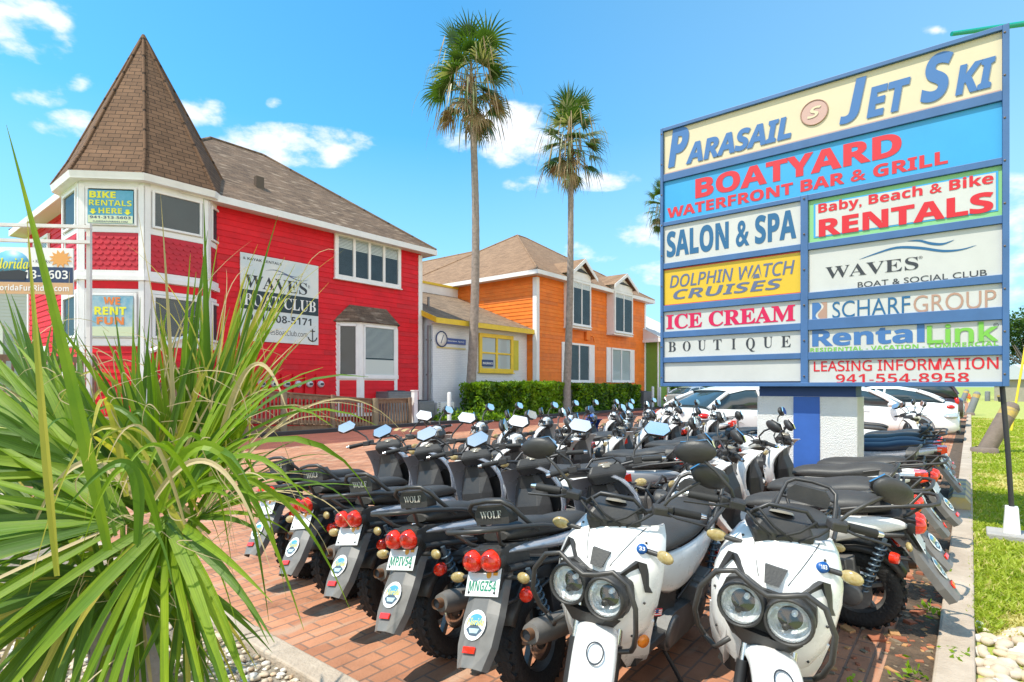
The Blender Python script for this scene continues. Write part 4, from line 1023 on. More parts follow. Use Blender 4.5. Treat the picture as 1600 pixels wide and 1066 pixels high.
b = MB(); b.M = MF; b.prism([((.20 if k % 2 else .13) * cos(k * pi / 12) * 1.2 - wd * .13, za - .24 + (.20 if k % 2 else .12) * sin(k * pi / 12)) for k in range(24)], .041, .052); b.build('starburst', mat('burst_orange', (.75, .36, .10), .5), fs)
b = MB(); b.M = MF
for zz in (za + .12, za + .46): b.bbox((-wd - .6, zz, -.04), (.35, zz + .07, .04))
b.bbox((.20, 0, -.16), (.28, za + .6, -.08)); b.bbox((-wd - .4, 0, -.22), (-wd - .24, za + .6, -.06))
for a in (-.2, -wd + .2): b.bbox((a, za, .0), (a + .03, za + .13, .03))
b.build('frame', CREAMW, fs)

# ------------------------------------------------------------------ air conditioners, small posts
FINM = mat('condenser_grey', (.16, .17, .18), .5, .4, var=.2); ACW = mat('condenser_white', (.62, .63, .62), .5)
def condenser(u, w, d, h, label, body=FINM, side_fan=False, wd=.9):
    t = thing('air_conditioner', label, 'air conditioner', SW(u, w), ANG)
    b = MB(); b.bbox((0, 0, .06), (d, wd, h)); b.build('casing', body, t, bevel=.02)
    b = MB()
    if not side_fan:
        n = int((h - .2) / .05)
        for k in range(n):
            z = .14 + k * .05; b.bbox((.03, -.02, z), (d - .03, -.001, z + .022)); b.bbox((-.02, .03, z), (-.001, wd - .03, z + .022))
        b.build('louvre', mat('louvre_grey', (.26, .27, .28), .5, .3), t)
        b = MB(); b.lathe([(min(d, wd) * .42, h + .001), (min(d, wd) * .42, h + .03), (.05, h + .05), (.001, h + .05)], (d / 2, wd / 2, 0), 'z', 20); b.build('fan_guard', BLACKM, t)
    else:
        b.lathe([(h * .36, -.012), (h * .36, -.004)], (d * .64, 0, h * .52), 'y', 24); b.add([(d * .64 + h * .35 * cos(a * pi / 12), -.006, h * .52 + h * .35 * sin(a * pi / 12)) for a in range(24)], [list(range(24))]); b.build('fan_opening', mat('fan_dark', (.05, .05, .05), .7), t)
        b = MB()
        for r in (.1, .19, .28, .36): b.tube([(d * .64 + h * r * cos(a * pi / 12), -.02, h * .52 + h * r * sin(a * pi / 12)) for a in range(25)], .008, 4)
        for a in range(6): b.tube([(d * .64, -.025, h * .52), (d * .64 + h * .36 * cos(a * pi / 3), -.022, h * .52 + h * .36 * sin(a * pi / 3))], .012, 4)
        b.build('fan_guard', mat('guard_grey', (.45, .45, .44), .5), t)
        b = MB()
        for k in range(8): b.bbox((.04, -.01, .2 + k * .08), (.16, -.001, .24 + k * .08))
        b.build('louvre', GREYM, t)
    b = MB(); b.bbox((-.05, -.05, -.02), (d + .05, wd + .05, .059)); b.build('pad', CONCD, t)
def Wp(x, v, w): return on_w(x, v, w)
u0, z = Wp(607, 612, 18.2); u1, _ = Wp(652, 612, 18.2); condenser(u0, 18.2, u1 - u0, z, 'large dark air conditioner behind the timber railing end')
u0, z = Wp(655, 627, 18.0); u1, _ = Wp(680, 627, 18.0); condenser(u0, 18.0, u1 - u0 - .05, z, 'mid grey louvred air conditioner beside the downspout')
u0, z = Wp(684, 629, 18.0); u1, _ = Wp(710, 629, 18.0); condenser(u0, 18.0, u1 - u0, z, 'white outdoor air conditioner with round fan at the white wall', ACW, True, .35)
u0, z = Wp(889, 608, 17.6); u1, _ = Wp(907, 608, 17.6); condenser(u0, 17.6, u1 - u0, z, 'grey louvred air conditioner between the two hedges', GREYM)
u0, z = Wp(1006, 612, 17.0); u1, _ = Wp(1019, 612, 17.0); condenser(u0, 17.0, u1 - u0, z, 'dark air conditioner at the foot of the green wall')
for x, vt, w, lab in ((702, 613, 16.9, 'slim white marker post in front of the white outdoor air conditioner'), (1020, 604, 16.6, 'slim white post farthest left of three at the green building'),
                   (1031, 605, 16.6, 'middle slim white post of three at the green building'), (1044, 605, 16.6, 'slim white post farthest right of three at the green building')):
    u, z = Wp(x, vt, w); b = MB(); b.lathe([(.09, 0), (.09, z - .05), (.06, z), (.001, z + .01)], seg=12); o = b.build('marker_post', ACW); o.location = SW(u, w); tag(o, lab, 'post', 'slim white posts in the planting strip')

# ------------------------------------------------------------------ hedges, ground cover, trees
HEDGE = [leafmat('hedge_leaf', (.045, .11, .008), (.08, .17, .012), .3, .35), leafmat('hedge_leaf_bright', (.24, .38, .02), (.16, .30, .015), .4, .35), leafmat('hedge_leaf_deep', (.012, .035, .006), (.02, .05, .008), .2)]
def leaf(b, p, s, mi, d=None):
    d = d or V((random.gauss(0, 1), random.gauss(0, 1), random.gauss(0, 1))).normalized(); q = d.orthogonal().normalized(); r = d.cross(q)
    a = random.uniform(0, 6.28); e = q * cos(a) + r * sin(a); f = d.cross(e)
    b.add([p - e * s, p + f * s * .5, p + e * s, p - f * s * .5], [(0, 1, 2, 3)], mi)
def hedge(u0, u1, w0, w1, h, n, label, bright=0):
    t = thing('hedge', label, 'hedge', SW((u0 + u1) / 2, (w0 + w1) / 2), ANG)
    a, c = (u1 - u0) / 2, (w1 - w0) / 2; b = MB()
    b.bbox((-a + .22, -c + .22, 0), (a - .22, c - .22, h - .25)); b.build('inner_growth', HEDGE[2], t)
    b = MB()
    for _ in range(n):
        f = random.random()
        x, y, z = random.uniform(-a, a), random.uniform(-c, c), random.uniform(.05, h)
        bump_ = .12 * mnoise.noise((x * 1.1 + u0, y, z * 1.3))
        if f < .45: y = -c + random.uniform(0, .25) + bump_
        elif f < .8: z = h - random.uniform(0, .22) + bump_ * 1.4
        elif f < .92: x = -a + random.uniform(0, .25) + bump_
        else: x = a - random.uniform(0, .25)
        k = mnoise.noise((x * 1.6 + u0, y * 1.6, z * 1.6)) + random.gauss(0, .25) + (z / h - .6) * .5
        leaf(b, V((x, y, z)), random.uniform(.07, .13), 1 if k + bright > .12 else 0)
    o = b.build('foliage', HEDGE[:2], t)
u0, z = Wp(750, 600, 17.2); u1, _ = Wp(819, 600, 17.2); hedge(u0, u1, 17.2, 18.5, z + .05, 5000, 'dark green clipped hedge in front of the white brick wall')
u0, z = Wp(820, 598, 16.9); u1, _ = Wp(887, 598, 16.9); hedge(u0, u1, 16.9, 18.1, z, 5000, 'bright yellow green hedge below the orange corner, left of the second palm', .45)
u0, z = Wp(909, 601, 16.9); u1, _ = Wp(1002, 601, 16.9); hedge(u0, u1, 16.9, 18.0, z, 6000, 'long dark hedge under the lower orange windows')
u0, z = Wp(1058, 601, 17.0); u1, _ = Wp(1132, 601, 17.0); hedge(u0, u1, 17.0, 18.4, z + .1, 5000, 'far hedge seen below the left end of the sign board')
# mounded ground cover at the first palm
gc = MB()
c0 = V(SW(*Wp(735, 640, 17.0)[:1], 17.0))
for _ in range(1300):
    a = random.uniform(0, 6.28); r = sqrt(random.random()); leaf(gc, c0 + V((r * 2.2 * cos(a), r * 1.0 * sin(a), abs(random.gauss(0, .25)) * (1 - r * .6) + .05)), random.uniform(.07, .14), random.choice((0, 1)))
o = gc.build('ground_cover', HEDGE[:2]); o['kind'] = 'stuff'; o['label'] = 'low leafy ground cover around the first palm trunk'

BARK = mat('palm_bark', (.20, .165, .14), .9, col2=(.36, .30, .26), vscale=6, bump=.8, bscale=18)
PGREEN = leafmat('palm_green', (.028, .07, .012), (.075, .14, .022), .3, .35); PPALE = leafmat('palm_pale', (.20, .23, .10), (.34, .34, .22), .3, .35); PDEAD = leafmat('palm_dead', (.22, .14, .075), (.38, .29, .18), .2, .8)
def strip(b, p, d, n, length, width, droop, segs, mi, fold=0, taper=(.45, 1, .85, .45, .05)):
    st = length / segs; L_, R_, C_ = [], [], []; d = d.normalized()
    for i in range(segs + 1):
        s = d.cross(n); s = s.normalized() if s.length > 1e-4 else d.orthogonal().normalized()
        t = i / segs * (len(taper) - 1); k = min(int(t), len(taper) - 2); w = (taper[k] + (taper[k + 1] - taper[k]) * (t - k)) * width / 2
        nn = s.cross(d).normalized()
        L_.append(p - s * w + nn * fold * w); R_.append(p + s * w + nn * fold * w); C_.append(p.copy())
        p = p + d * st; d = (d + V((0, 0, -1)) * droop * st * (.4 + 1.2 * i / segs)).normalized()
    m = segs + 1
    if fold:
        r0 = random.random() * 9; uv_ = lambda a, c, i: [(a + r0, i / segs), (c + r0, i / segs), (c + r0, (i + 1) / segs), (a + r0, (i + 1) / segs)]
        b.add(L_ + C_ + R_, [(i, m + i, m + i + 1, i + 1) for i in range(segs)] + [(m + i, 2 * m + i, 2 * m + i + 1, m + i + 1) for i in range(segs)], mi, True, [uv_(0, .5, i) for i in range(segs)] + [uv_(.5, 1, i) for i in range(segs)])
    else: b.add(L_ + R_, [(i, m + i, m + i + 1, i + 1) for i in range(segs)], mi)
def palm(name, base, top, lean_mid, r0, r1, crown_r, nf, label, skirt=.5, seed=1):
    random.seed(seed)
    t = thing(name, label, 'palm tree', base, 0)
    top = V(top) - V(base); pts, rs = [], []
    for i in range(61):
        k = i / 60; p = top * k + V((lean_mid * sin(pi * k), 0, 0)); pts.append(p)
        flare = .35 * max(0, 1 - k * 14); rs.append((r0 + (r1 - r0) * k ** .75) * (1 + flare) * (1.035 if i % 2 else .985))
    b = MB(); b.tube(pts, rs, 14); b.build('trunk', BARK, t)
    b = MB(); c = top
    for i in range(nf):
        az = i * 2.39996 + random.uniform(-.4, .4); k = i / (nf - 1)
        el = R(80 - 128 * k ** .85 + random.uniform(-12, 12))
        d = V((cos(az) * cos(el), sin(az) * cos(el), sin(el)))
        pet = crown_r * random.uniform(.34, .60) * (1 - .12 * k); st_ = c + V((0, 0, (.30 - .80 * k) * crown_r)); hub = st_ + d * pet
        hub.z -= .12 * pet * cos(el)
        b.tube([st_, (st_ + hub) / 2 + V((0, 0, .06)), hub], .022, 4, 2 if k > .7 else 1, cap=False)
        side = d.cross(V((0, 0, 1))); side = side.normalized() if side.length > .05 else V((cos(az + 1.57), sin(az + 1.57), 0)); nrm = side.cross(d).normalized()
        dead = random.random() < max(0, (k - (1 - skirt)) * 2.0)
        pale = random.random() < .30
        roll = random.uniform(-.5, .5); side, nrm = side * cos(roll) + nrm * sin(roll), nrm * cos(roll) - side * sin(roll)
        ns = 17; ln0 = crown_r * random.uniform(.40, .60)
        for j in range(ns):
            a = R(-88 + 176 * j / (ns - 1)); dd = d * cos(a) + side * sin(a) + nrm * .10
            ln = ln0 * random.uniform(.85, 1.1) * (1 - .22 * abs(a) / 1.5)
            mi = (2 if random.random() < .8 else 1) if dead else (1 if pale and random.random() < .6 else 0)
            strip(b, hub, dd, nrm, ln, .115, (.7 + 1.6 * k) * random.uniform(.7, 1.3) * (2.4 if dead else 1) / crown_r * 2, 4, mi, taper=(.5, 1, .55, .05))
            if random.random() < .12: strip(b, hub + dd.normalized() * ln * .8, dd * .4 + V((0, 0, -.8)), nrm, crown_r * random.uniform(.2, .55), .022, 2, 4, 1 if not dead else 2, taper=(1, 1, .3))
    for i in range(int(nf * 3.2)):
        az = random.uniform(0, 6.28); rr = crown_r * random.uniform(.15, .80); z = crown_r * random.uniform(-.70, .35)
        p = c + V((cos(az) * rr, sin(az) * rr, z)); strip(b, p, V((cos(az) * .35, sin(az) * .35, -1)), V((cos(az), sin(az), .2)), crown_r * random.uniform(.3, .7), .07, .6, 4, random.choice((1, 2, 2)), taper=(.6, 1, .6, .08))
    b.build('crown', [PGREEN, PPALE, PDEAD], t)
    b = MB()
    for i in range(40):
        az = random.uniform(0, 6.28); z = -random.uniform(.1, crown_r * .75); rr = r1 * .9
        strip(b, top + V((cos(az) * rr, sin(az) * rr, z)), V((cos(az) * .5, sin(az) * .5, random.uniform(-.3, .9))), V((cos(az), sin(az), 0)), random.uniform(.3, .6), .12, 2.5, 4, 0)
    b.build('leaf_bases', mat('palm_boot', (.17, .075, .045), .9, col2=(.28, .15, .09), vscale=8), t)
    return t
B1 = on_ground(733, 653.5); Y1 = B1.y
palm('palm_tree', B1, ((735 - 800) / 884 * Y1, Y1, EYE + (604 - 118) / 884 * Y1), .28, .25, .135, 2.55, 46, 'taller palm tree with a ragged brown skirt before the white building', .45, 3)
w2 = 16.9; Y2 = w2 / (ray(884, 604).dot(L)); B2 = V((84 / 884 * Y2, Y2, 0))
palm('palm_tree', B2, ((891 - 800) / 884 * Y2, Y2, EYE + (604 - 214) / 884 * Y2), .12, .23, .13, 2.3, 42, 'shorter palm tree rising in front of the orange building', .35, 5)
palm('palm_tree', (13.2, 47, 0), (12.6, 47, 16.6), .1, .2, .15, 2.0, 28, 'distant palm tree peeking out behind the left edge of the sign', .4, 9)
random.seed(11)
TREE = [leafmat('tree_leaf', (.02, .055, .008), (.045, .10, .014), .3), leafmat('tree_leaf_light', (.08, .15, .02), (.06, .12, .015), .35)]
def tree(p, h, r, n, label, name='broadleaf_tree'):
    t = thing(name, label, 'tree', p); b = MB()
    b.tube([(0, 0, 0), (.1, 0, h * .25), (0, .1, h * .5), (.1, 0, h * .8)], [.3, .24, .16, .05], 9)
    cl = []
    for i in range(26):
        a = random.uniform(0, 6.28); e = random.uniform(-.35, 1); rr = r * random.uniform(.45, .95)
        c = V((cos(a) * rr * sqrt(1 - e * e * .8), sin(a) * rr * sqrt(1 - e * e * .8), h * .58 + e * h * .36)); cl.append(c)
        b.tube([(0, 0, h * random.uniform(.25, .5)), c * .6 + V((0, 0, h * .15)), c], [.09, .05, .02], 5)
    b.build('trunk', BARK, t); b = MB()
    for c in cl:
        rr = r * random.uniform(.22, .4)
        for _ in range(n // 26):
            d = V((random.gauss(0, 1), random.gauss(0, 1), random.gauss(0, .8))).normalized() * rr * random.random() ** .4
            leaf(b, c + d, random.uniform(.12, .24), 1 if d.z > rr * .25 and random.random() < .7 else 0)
    b.build('crown', TREE, t)
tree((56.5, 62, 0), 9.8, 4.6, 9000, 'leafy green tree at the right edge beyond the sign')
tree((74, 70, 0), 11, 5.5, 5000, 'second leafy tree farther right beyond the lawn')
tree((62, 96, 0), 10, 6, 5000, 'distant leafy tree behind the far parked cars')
fh = thing('far_shed', 'low grey shed with pale roof beyond the lawn at right', 'shed', (52.5, 54, 0), R(4))
b = MB(); b.bbox((-2, 0, 0), (8, 5, 2.2)); b.build('wall', mat('shed_wall', (.34, .30, .24), .8, var=.1), fh)
b = MB(); b.add([(-2.4, -.5, 2.2), (8.4, -.5, 2.2), (8.4, 2.5, 3.7), (-2.4, 2.5, 3.7), (-2.4, 5.5, 2.2), (8.4, 5.5, 2.2)], [(0, 1, 2, 3), (3, 2, 5, 4), (0, 3, 4), (1, 5, 2), (0, 4, 5, 1)]); b.build('roof', mat('shed_roof', (.5, .53, .55), .6), fh)
b = MB(); b.bbox((.5, -.03, .0), (1.6, -.001, 1.9)); b.bbox((3, -.03, .9), (5, -.001, 1.8)); b.build('opening', DARKROOM, fh)

# ------------------------------------------------------------------ parked cars
TYRE = mat('tyre', (.012, .012, .013), .75, bump=.4, bscale=60); ALLOY = mat('alloy', (.5, .5, .52), .3, .8); CGLASS = mat('car_glass', (.03, .05, .06), .05, spec=.8)
CHEAD = mat('headlamp', (.5, .53, .56), .1, .3); CRED = mat('car_tail_red', (.62, .02, .015), .15)
CBLACK = mat('car_black', (.012, .012, .013), .4)
def car(name, pos, rz, paint, label, suv=False):
    t = thing(name, label, 'car', pos, rz, 'cars parked along the kerb')
    hz = .18 if suv else 0
    S = [(2.32, .30, .58, .66, .40), (2.25, .24, .70, .76, .62), (2.0, .20, .82, .80, .72), (1.3, .20, .90, .90, .80), (.9, .20, .91, .96, .83), (0, .20, .92, .98, .83), (-1.2, .20, .92, 1.0, .83), (-1.8, .22, .90, 1.03, .80), (-2.2, .28, .84, 1.0, .72), (-2.34, .34, .74, .9, .60)]
    def sec(x, zb, hw, zt, ht):
        zt += hz * (.6 if x < 1.3 else .5); zm = zb + (zt - zb) * .55
        q = [(-hw * .92, zb), (-hw, zb + .12), (-hw * 1.0, zm), (-hw * .97, zt - .10), (-ht, zt), (-ht * .5, zt + .025), (ht * .5, zt + .025), (ht, zt), (hw * .97, zt - .10), (hw, zm), (hw, zb + .12), (hw * .92, zb)]
        return [(x, y, z) for y, z in q]
    b = MB(); b.loft([sec(*s) for s in S]); b.build('body', paint, t, subsurf=1)
    rf = 1.46 + (.28 if suv else 0)
    G = [(1.02, .97, .80, 0), (.30, rf - .08, .58, 1), (-.1, rf, .57, 1), (-.8, rf - .01, .56, 1), (-1.3, rf - .10, .54, 1), (-2.02, 1.06 + hz * .8, .66, 0)]
    if suv: G = [(1.0, 1.02, .8, 0), (.35, rf - .06, .6, 1), (-.2, rf, .6, 1), (-1.2, rf - .01, .6, 1), (-1.9, rf - .06, .58, 1), (-2.2, 1.15, .7, 0)]
    def gsec(x, zt, ht):
        zs = .93 + hz; hb = .80
        return [(x, -hb, zs), (x, -ht, max(zt, zs + .02)), (x, -ht * .6, max(zt, zs) + .03), (x, ht * .6, max(zt, zs) + .03), (x, ht, max(zt, zs + .02)), (x, hb, zs)]
    b = MB(); b.loft([gsec(x, z, h) for x, z, h, _ in G], smooth=True); b.build('windows', CGLASS, t)
    b = MB(); R4 = G[1:-1]
    e = .012
    prof = [[(x + 0, -h - e * 2, z - .03), (x, -h * .95, z + .035), (x, -h * .5, z + .055), (x, h * .5, z + .055), (x, h * .95, z + .035), (x, h + e * 2, z - .03)] for x, z, h, _ in R4]
    b.loft(prof, closed=False, caps=False)
    for sy in (-1, 1):
        zs = .93 + hz
        for (x0_, z0_, h0), (x1_, z1_, h1) in ((((G[0][0]), zs + .02, .80), (R4[0][0], R4[0][1], R4[0][2])), ((G[-1][0] + .02, zs + .1, .72), (R4[-1][0], R4[-1][1], R4[-1][2]))):
            b.tube([(x0_, sy * (h0 + .0), z0_), ((x0_ + x1_) / 2, sy * ((h0 + h1) / 2 + .025), (z0_ + z1_) / 2 + .03), (x1_, sy * (h1 + .01), z1_)], [.05, .045, .045], 6)
        b.tube([(-.42, sy * .81, zs), (-.45, sy * (R4[2][2] + .02), R4[2][1] - .02)], .035, 6)
    b.build('roof_panel', paint, t)
    for sx in (1.42, -1.40):
        for sy in (-.80, .80):
            b = MB(); b.lathe([(.20, -.11), (.30, -.11), (.33, -.08), (.33, .08), (.30, .11), (.20, .11)], (sx, sy, .33), 'y', 24); w_ = b.build('wheel', TYRE, t)
            b = MB(); s = 1 if sy > 0 else -1
            for k in range(5): b.box((sx + .11 * cos(k * 1.2566), sy + s * .09, .33 + .11 * sin(k * 1.2566)), (.22, .03, .06), rot=(0, -k * 1.2566, 0))
            b.lathe([(.20, -.09), (.215, .0), (.20, .09)], (sx, sy, .33), 'y', 24); b.lathe([(.001, .10 * s), (.06, .10 * s)], (sx, sy, .33), 'y', 12); b.build('rim', ALLOY, w_)
            b = MB(); b.lathe([(.001, -.02), (.40, -.02), (.40, .135 if s > 0 else -.135)], (sx, sy * .97, .345), 'y', 24); b.build('wheel_arch', CBLACK, t)
    for sy in (-1, 1):
        b = MB(); b.ball((2.10, sy * .60, .70 + hz * .5), (.20, .20, .075), rot=(0, 0, -sy * .5)); b.build('headlight', CHEAD, t)
        b = MB(); b.ball((-2.12, sy * .66, .86 + hz * .5), (.16 if not suv else .10, .19, .085 if not suv else .2), rot=(0, 0, sy * .45)); b.build('tail_light', CRED, t)
        b = MB(); b.ball((.85, sy * 1.0, 1.0 + hz), (.08, .12, .07)); b.build('mirror', paint, t)
        b = MB()
        for x in (.25, -.75): b.box((x, sy * .93, .86 + hz * .4), (.16, .02, .025))
        b.build('handle', paint, t)
    b = MB(); b.box((2.30, 0, .50), (.06, .95, .16)); b.box((2.30, 0, .30), (.07, 1.2, .08)); b.build('grille', CBLACK, t, bevel=.02)
    b = MB(); b.box((-2.36, 0, .62), (.03, .36, .14)); b.build('number_plate', SIGNW, t)
CW = mat('car_white', (.80, .80, .79), .25, coat=.6); CSIL = mat('car_silver', (.52, .55, .57), .25, .5, coat=.6); CDK = mat('car_dark_red', (.035, .02, .025), .2, coat=.7)
car('parked_car', (5.75, 13.6, 0), R(24), CW, 'white saloon seen from behind, left of the white and blue pillar')
def kc(u, off=0): p = SW(u, 2.55 + off); return (p.x, p.y, 0)
NOSE = ANG - pi / 2
car('parked_car', kc(19.6), NOSE, CW, 'nearest white saloon parked nose to the kerb right of the pillar')
car('parked_car', kc(22.8, .1), NOSE + pi, CW, 'white saloon backed to the kerb showing a red tail light')
car('parked_car', kc(26.6), NOSE + pi, CDK, 'dark high car backed to the kerb between white and silver cars', True)
car('parked_car', kc(30.6), NOSE, CSIL, 'silver car parked nose to the kerb past the dark car')
car('parked_car', kc(34.2), NOSE, CW, 'far white car last in the row along the kerb')
car('parked_car', (12.3, 38, 0), R(40), CSIL, 'far grey car near the hedge under the sign board')
# yellow striped wheel stop on the kerb
t = thing('wheel_stop', 'concrete kerb block with worn yellow and black stripes by the lawn', 'wheel stop', SW(8.5, .02), ANG)
b = MB()
for k in range(8):
    x0_ = k * .22; pr = [(-.02, .056), (-.02, .13), (.03, .19), (.15, .19), (.20, .13), (.20, .056)]
    b.add([(x0_, y, z) for y, z in pr] + [(x0_ + .22, y, z) for y, z in pr], [(i, i + 1, i + 7, i + 6) for i in range(5)] + ([(0, 1, 2, 3, 4, 5)] if k == 0 else []), k % 2)
b.build('block', [mat('stop_yellow', (.55, .42, .12), .85, col2=(.40, .36, .28), vscale=9), mat('stop_dark', (.17, .15, .13), .85, col2=(.36, .33, .28), vscale=9)], t)
# ------------------------------------------------------------------ motor scooters
PLAS = mat('black_plastic', (.022, .022, .024), .48, col2=(.05, .047, .044), vscale=5, bump=.08, bscale=120)
SEATM = mat('seat_vinyl', (.035, .034, .034), .52, col2=(.06, .056, .052), vscale=5, bump=.10, bscale=160)
NAVYSEAT = mat('navy_seat_vinyl', (.02, .035, .07), .5, var=.2)
RUB = mat('rubber', (.02, .02, .02), .7)
STEEL = mat('dark_steel', (.045, .045, .048), .42, .4, var=.2, vscale=9)
TUBEM = mat('guard_tube', (.05, .047, .045), .42, .2, var=.2, vscale=12)
CHROME = mat('chrome', (.62, .62, .62), .2, 1.0)
MIRR = mat('mirror_glass', (.86, .86, .86), .14, 1.0)
PWHITE = mat('scooter_white', (.76, .75, .73), .28, col2=(.83, .83, .82), vscale=9, coat=.6)
PSILV = mat('scooter_silver', (.48, .49, .54), .28, .35, var=.04, coat=.6)
PBLUE2 = mat('scooter_blue', (.02, .07, .36), .28, coat=.6)
FEND = mat('fender_grey', (.11, .105, .10), .42, col2=(.20, .19, .18), vscale=5)
REDL = bpy.data.materials.new('red_lens'); REDL.use_nodes = True
_b = REDL.node_tree.nodes['Principled BSDF']; _b.inputs['Base Color'].default_value = (.85, .035, .012, 1); _b.inputs['Roughness'].default_value = .08; _b.inputs['Coat Weight'].default_value = .5
_b.inputs['Subsurface Weight'].default_value = .25; _b.inputs['Subsurface Radius'].default_value = (.05, .01, .01)
AMBER = mat('clear_amber_lens', (.36, .25, .08), .12, coat=.6, col2=(.46, .37, .18), vscale=70, detail=1)
ORANGEL = mat('orange_reflector', (.8, .22, .01), .2, coat=.4)
REFL = mat('headlight_reflector', (.82, .84, .86), .30, .35, bump=.7, bscale=34)
LENS = glassmat('headlight_lens', (.93, .95, .95), .09)
PLATE = mat('plate_white', (.72, .74, .74), .4)
PGREEN2 = mat('plate_green', (.02, .22, .13), .5); PORANGE = mat('plate_orange', (.75, .36, .03), .5)
RUST = mat('rusty_steel', (.10, .06, .04), .7, .3, col2=(.24, .12, .06), vscale=14)
ALUM = mat('cast_aluminium', (.16, .16, .16), .5, .6, var=.3, vscale=10)
STICK = mat('sticker_white', (.78, .78, .76), .4); STBL = mat('sticker_blue', (.08, .32, .55), .4); STYE = mat('sticker_yellow', (.72, .60, .10), .4); STDK = mat('sticker_dark', (.07, .10, .14), .4)

def mir(pts): return [(x, -y, z) for x, y, z in pts]
def arcsec(xf, hw, z, dep, th, n=10):
    out = []; inn = []
    for i in range(n + 1):
        a = -1 + 2 * i / n; t = abs(a) ** 1.0
        y = hw * sin(a * pi / 2 * .98); x = xf - dep * (1 - cos(a * pi / 2)) ** 1.25
        out.append((x, y, z)); inn.append((x - th, y * (1 - th / hw * .8), z))
    return out + inn[::-1]

def build_wheel(t, cx, r, w):
    b = MB(); h = w / 2
    b.lathe([(r * .60, -h * .72), (r * .76, -h), (r * .90, -h * .98), (r * .975, -h * .62), (r, 0), (r * .975, h * .62), (r * .90, h * .98), (r * .76, h), (r * .60, h * .72)], (cx, 0, r), 'y', 40)
    for k in range(30):
        a = 2 * pi * k / 30
        for s in (-1, 1):
            q = M4.Translation((cx, 0, r)) @ M4.Rotation(-a - s * .05, 4, 'Y') @ M4.Translation((r * .970, s * h * .47, 0)) @ M4.Rotation(s * .42, 4, 'X') @ M4.Rotation(-s * .30, 4, 'Z')
            b0 = b.M; b.M = q; b.box((0, 0, 0), (.016, h * .66, .030)); b.M = b0
    wh = b.build('wheel', TYRE, t)
    b = MB(); ri = r * .62
    b.lathe([(ri, -h * .7), (ri * 1.02, -h * .62), (ri * .90, -h * .3), (ri * .90, h * .3), (ri * 1.02, h * .62), (ri, h * .7)], (cx, 0, r), 'y', 30)
    b.lathe([(.001, -h * .8), (.038, -h * .8), (.045, 0), (.038, h * .8), (.001, h * .8)], (cx, 0, r), 'y', 14)
    for k in range(5):
        a = 2 * pi * k / 5 + .3; m = M4.Translation((cx, 0, r)) @ M4.Rotation(-a, 4, 'Y')
        b0 = b.M; b.M = m; b.box((ri * .55, 0, 0), (ri * .85, h * .55, .026)); b.M = b0
    b.build('rim', ALUM, wh, bevel=.003)
    b = MB(); b.lathe([(.05, -h * .9), (.10, -h * .9), (.10, -h * .85), (.05, -h * .85)], (cx, 0, r), 'y', 24); b.build('brake_disc', CHROME, wh)

def head_unit(t, y, z, x=.60, r=.068, tilt=-.06):
    q = M4.Translation((x, y, z)) @ M4.Rotation(tilt, 4, 'Y')
    b = MB(); b.M = q; b.lathe([(r * .98, -.09), (r * 1.12, -.02), (r * 1.14, .035), (r * 1.06, .052), (r * .97, .048), (r * .94, .03)], (0, 0, 0), 'x', 28); hl = b.build('headlight', PLAS, t)
    b = MB(); b.M = q; b.lathe([(.012, -.035), (r * .45, -.022), (r * .8, .008), (r * .95, .034)], (0, 0, 0), 'x', 24)
    b.lathe([(.0001, .012), (.010, .012), (.012, -.035)], (0, r * .15, r * .35), 'x', 12); b.build('reflector', REFL, hl)
    b = MB(); b.M = q; b.lathe([(.0001, .014), (.012, .013), (.013, -.02)], (0, -r * .1, -r * .40), 'x', 12); b.build('bulb', PLAS, hl)
    b = MB(); b.M = q; b.lathe([(.0001, .064), (r * .5, .059), (r * .85, .047), (r * .96, .038)], (0, 0, 0), 'x', 28); b.build('lens', LENS, hl)

def mirror(t, s, wide=True, bx=-.03):
    b = MB(); b.tube([(.40, s * .19, 1.05), (.425, s * .22, 1.11), (.41, s * .29, 1.17), (.375, s * .345, 1.20)], .0075, 8)
    b.cyl((.40, s * .19, 1.03), (.40, s * .19, 1.065), .013, 10); m_ = b.build('mirror', PLAS, t)
    q = M4.Translation((.355, s * .375, 1.225)) @ M4.Rotation(s * .22, 4, 'Z') @ M4.Rotation(.27, 4, 'Y') @ M4.Rotation(-s * .28, 4, 'X')
    b = MB(); b.M = q; b.ball((.012, 0, 0), (.030, .088, .052), 16, rot=None); b.build('housing', PLAS, m_)
    b = MB(); b.M = q
    hx = [(-.082, -.012), (-.055, -.042), (.045, -.046), (.082, -.01), (.062, .036), (-.05, .042)]
    b.prism([(y * (1 if s > 0 else -1), z) for y, z in hx], -.024, -.016, plane='yz'); b.build('glass', MIRR, m_)

def signal(t, x, y, z, s, amber=AMBER):
    b = MB(); b.tube([(x, y - s * .09, z), (x, y - s * .01, z)], .011, 8); sg = b.build('turn_signal', PLAS, t)
    b = MB(); b.ball((x + (.008 if x > 0 else -.008), y + s * .01, z), (.015, .041, .026), 14, rot=(0, 0, -s * .25 if x > 0 else s * .25)); b.build('lens', amber, sg)

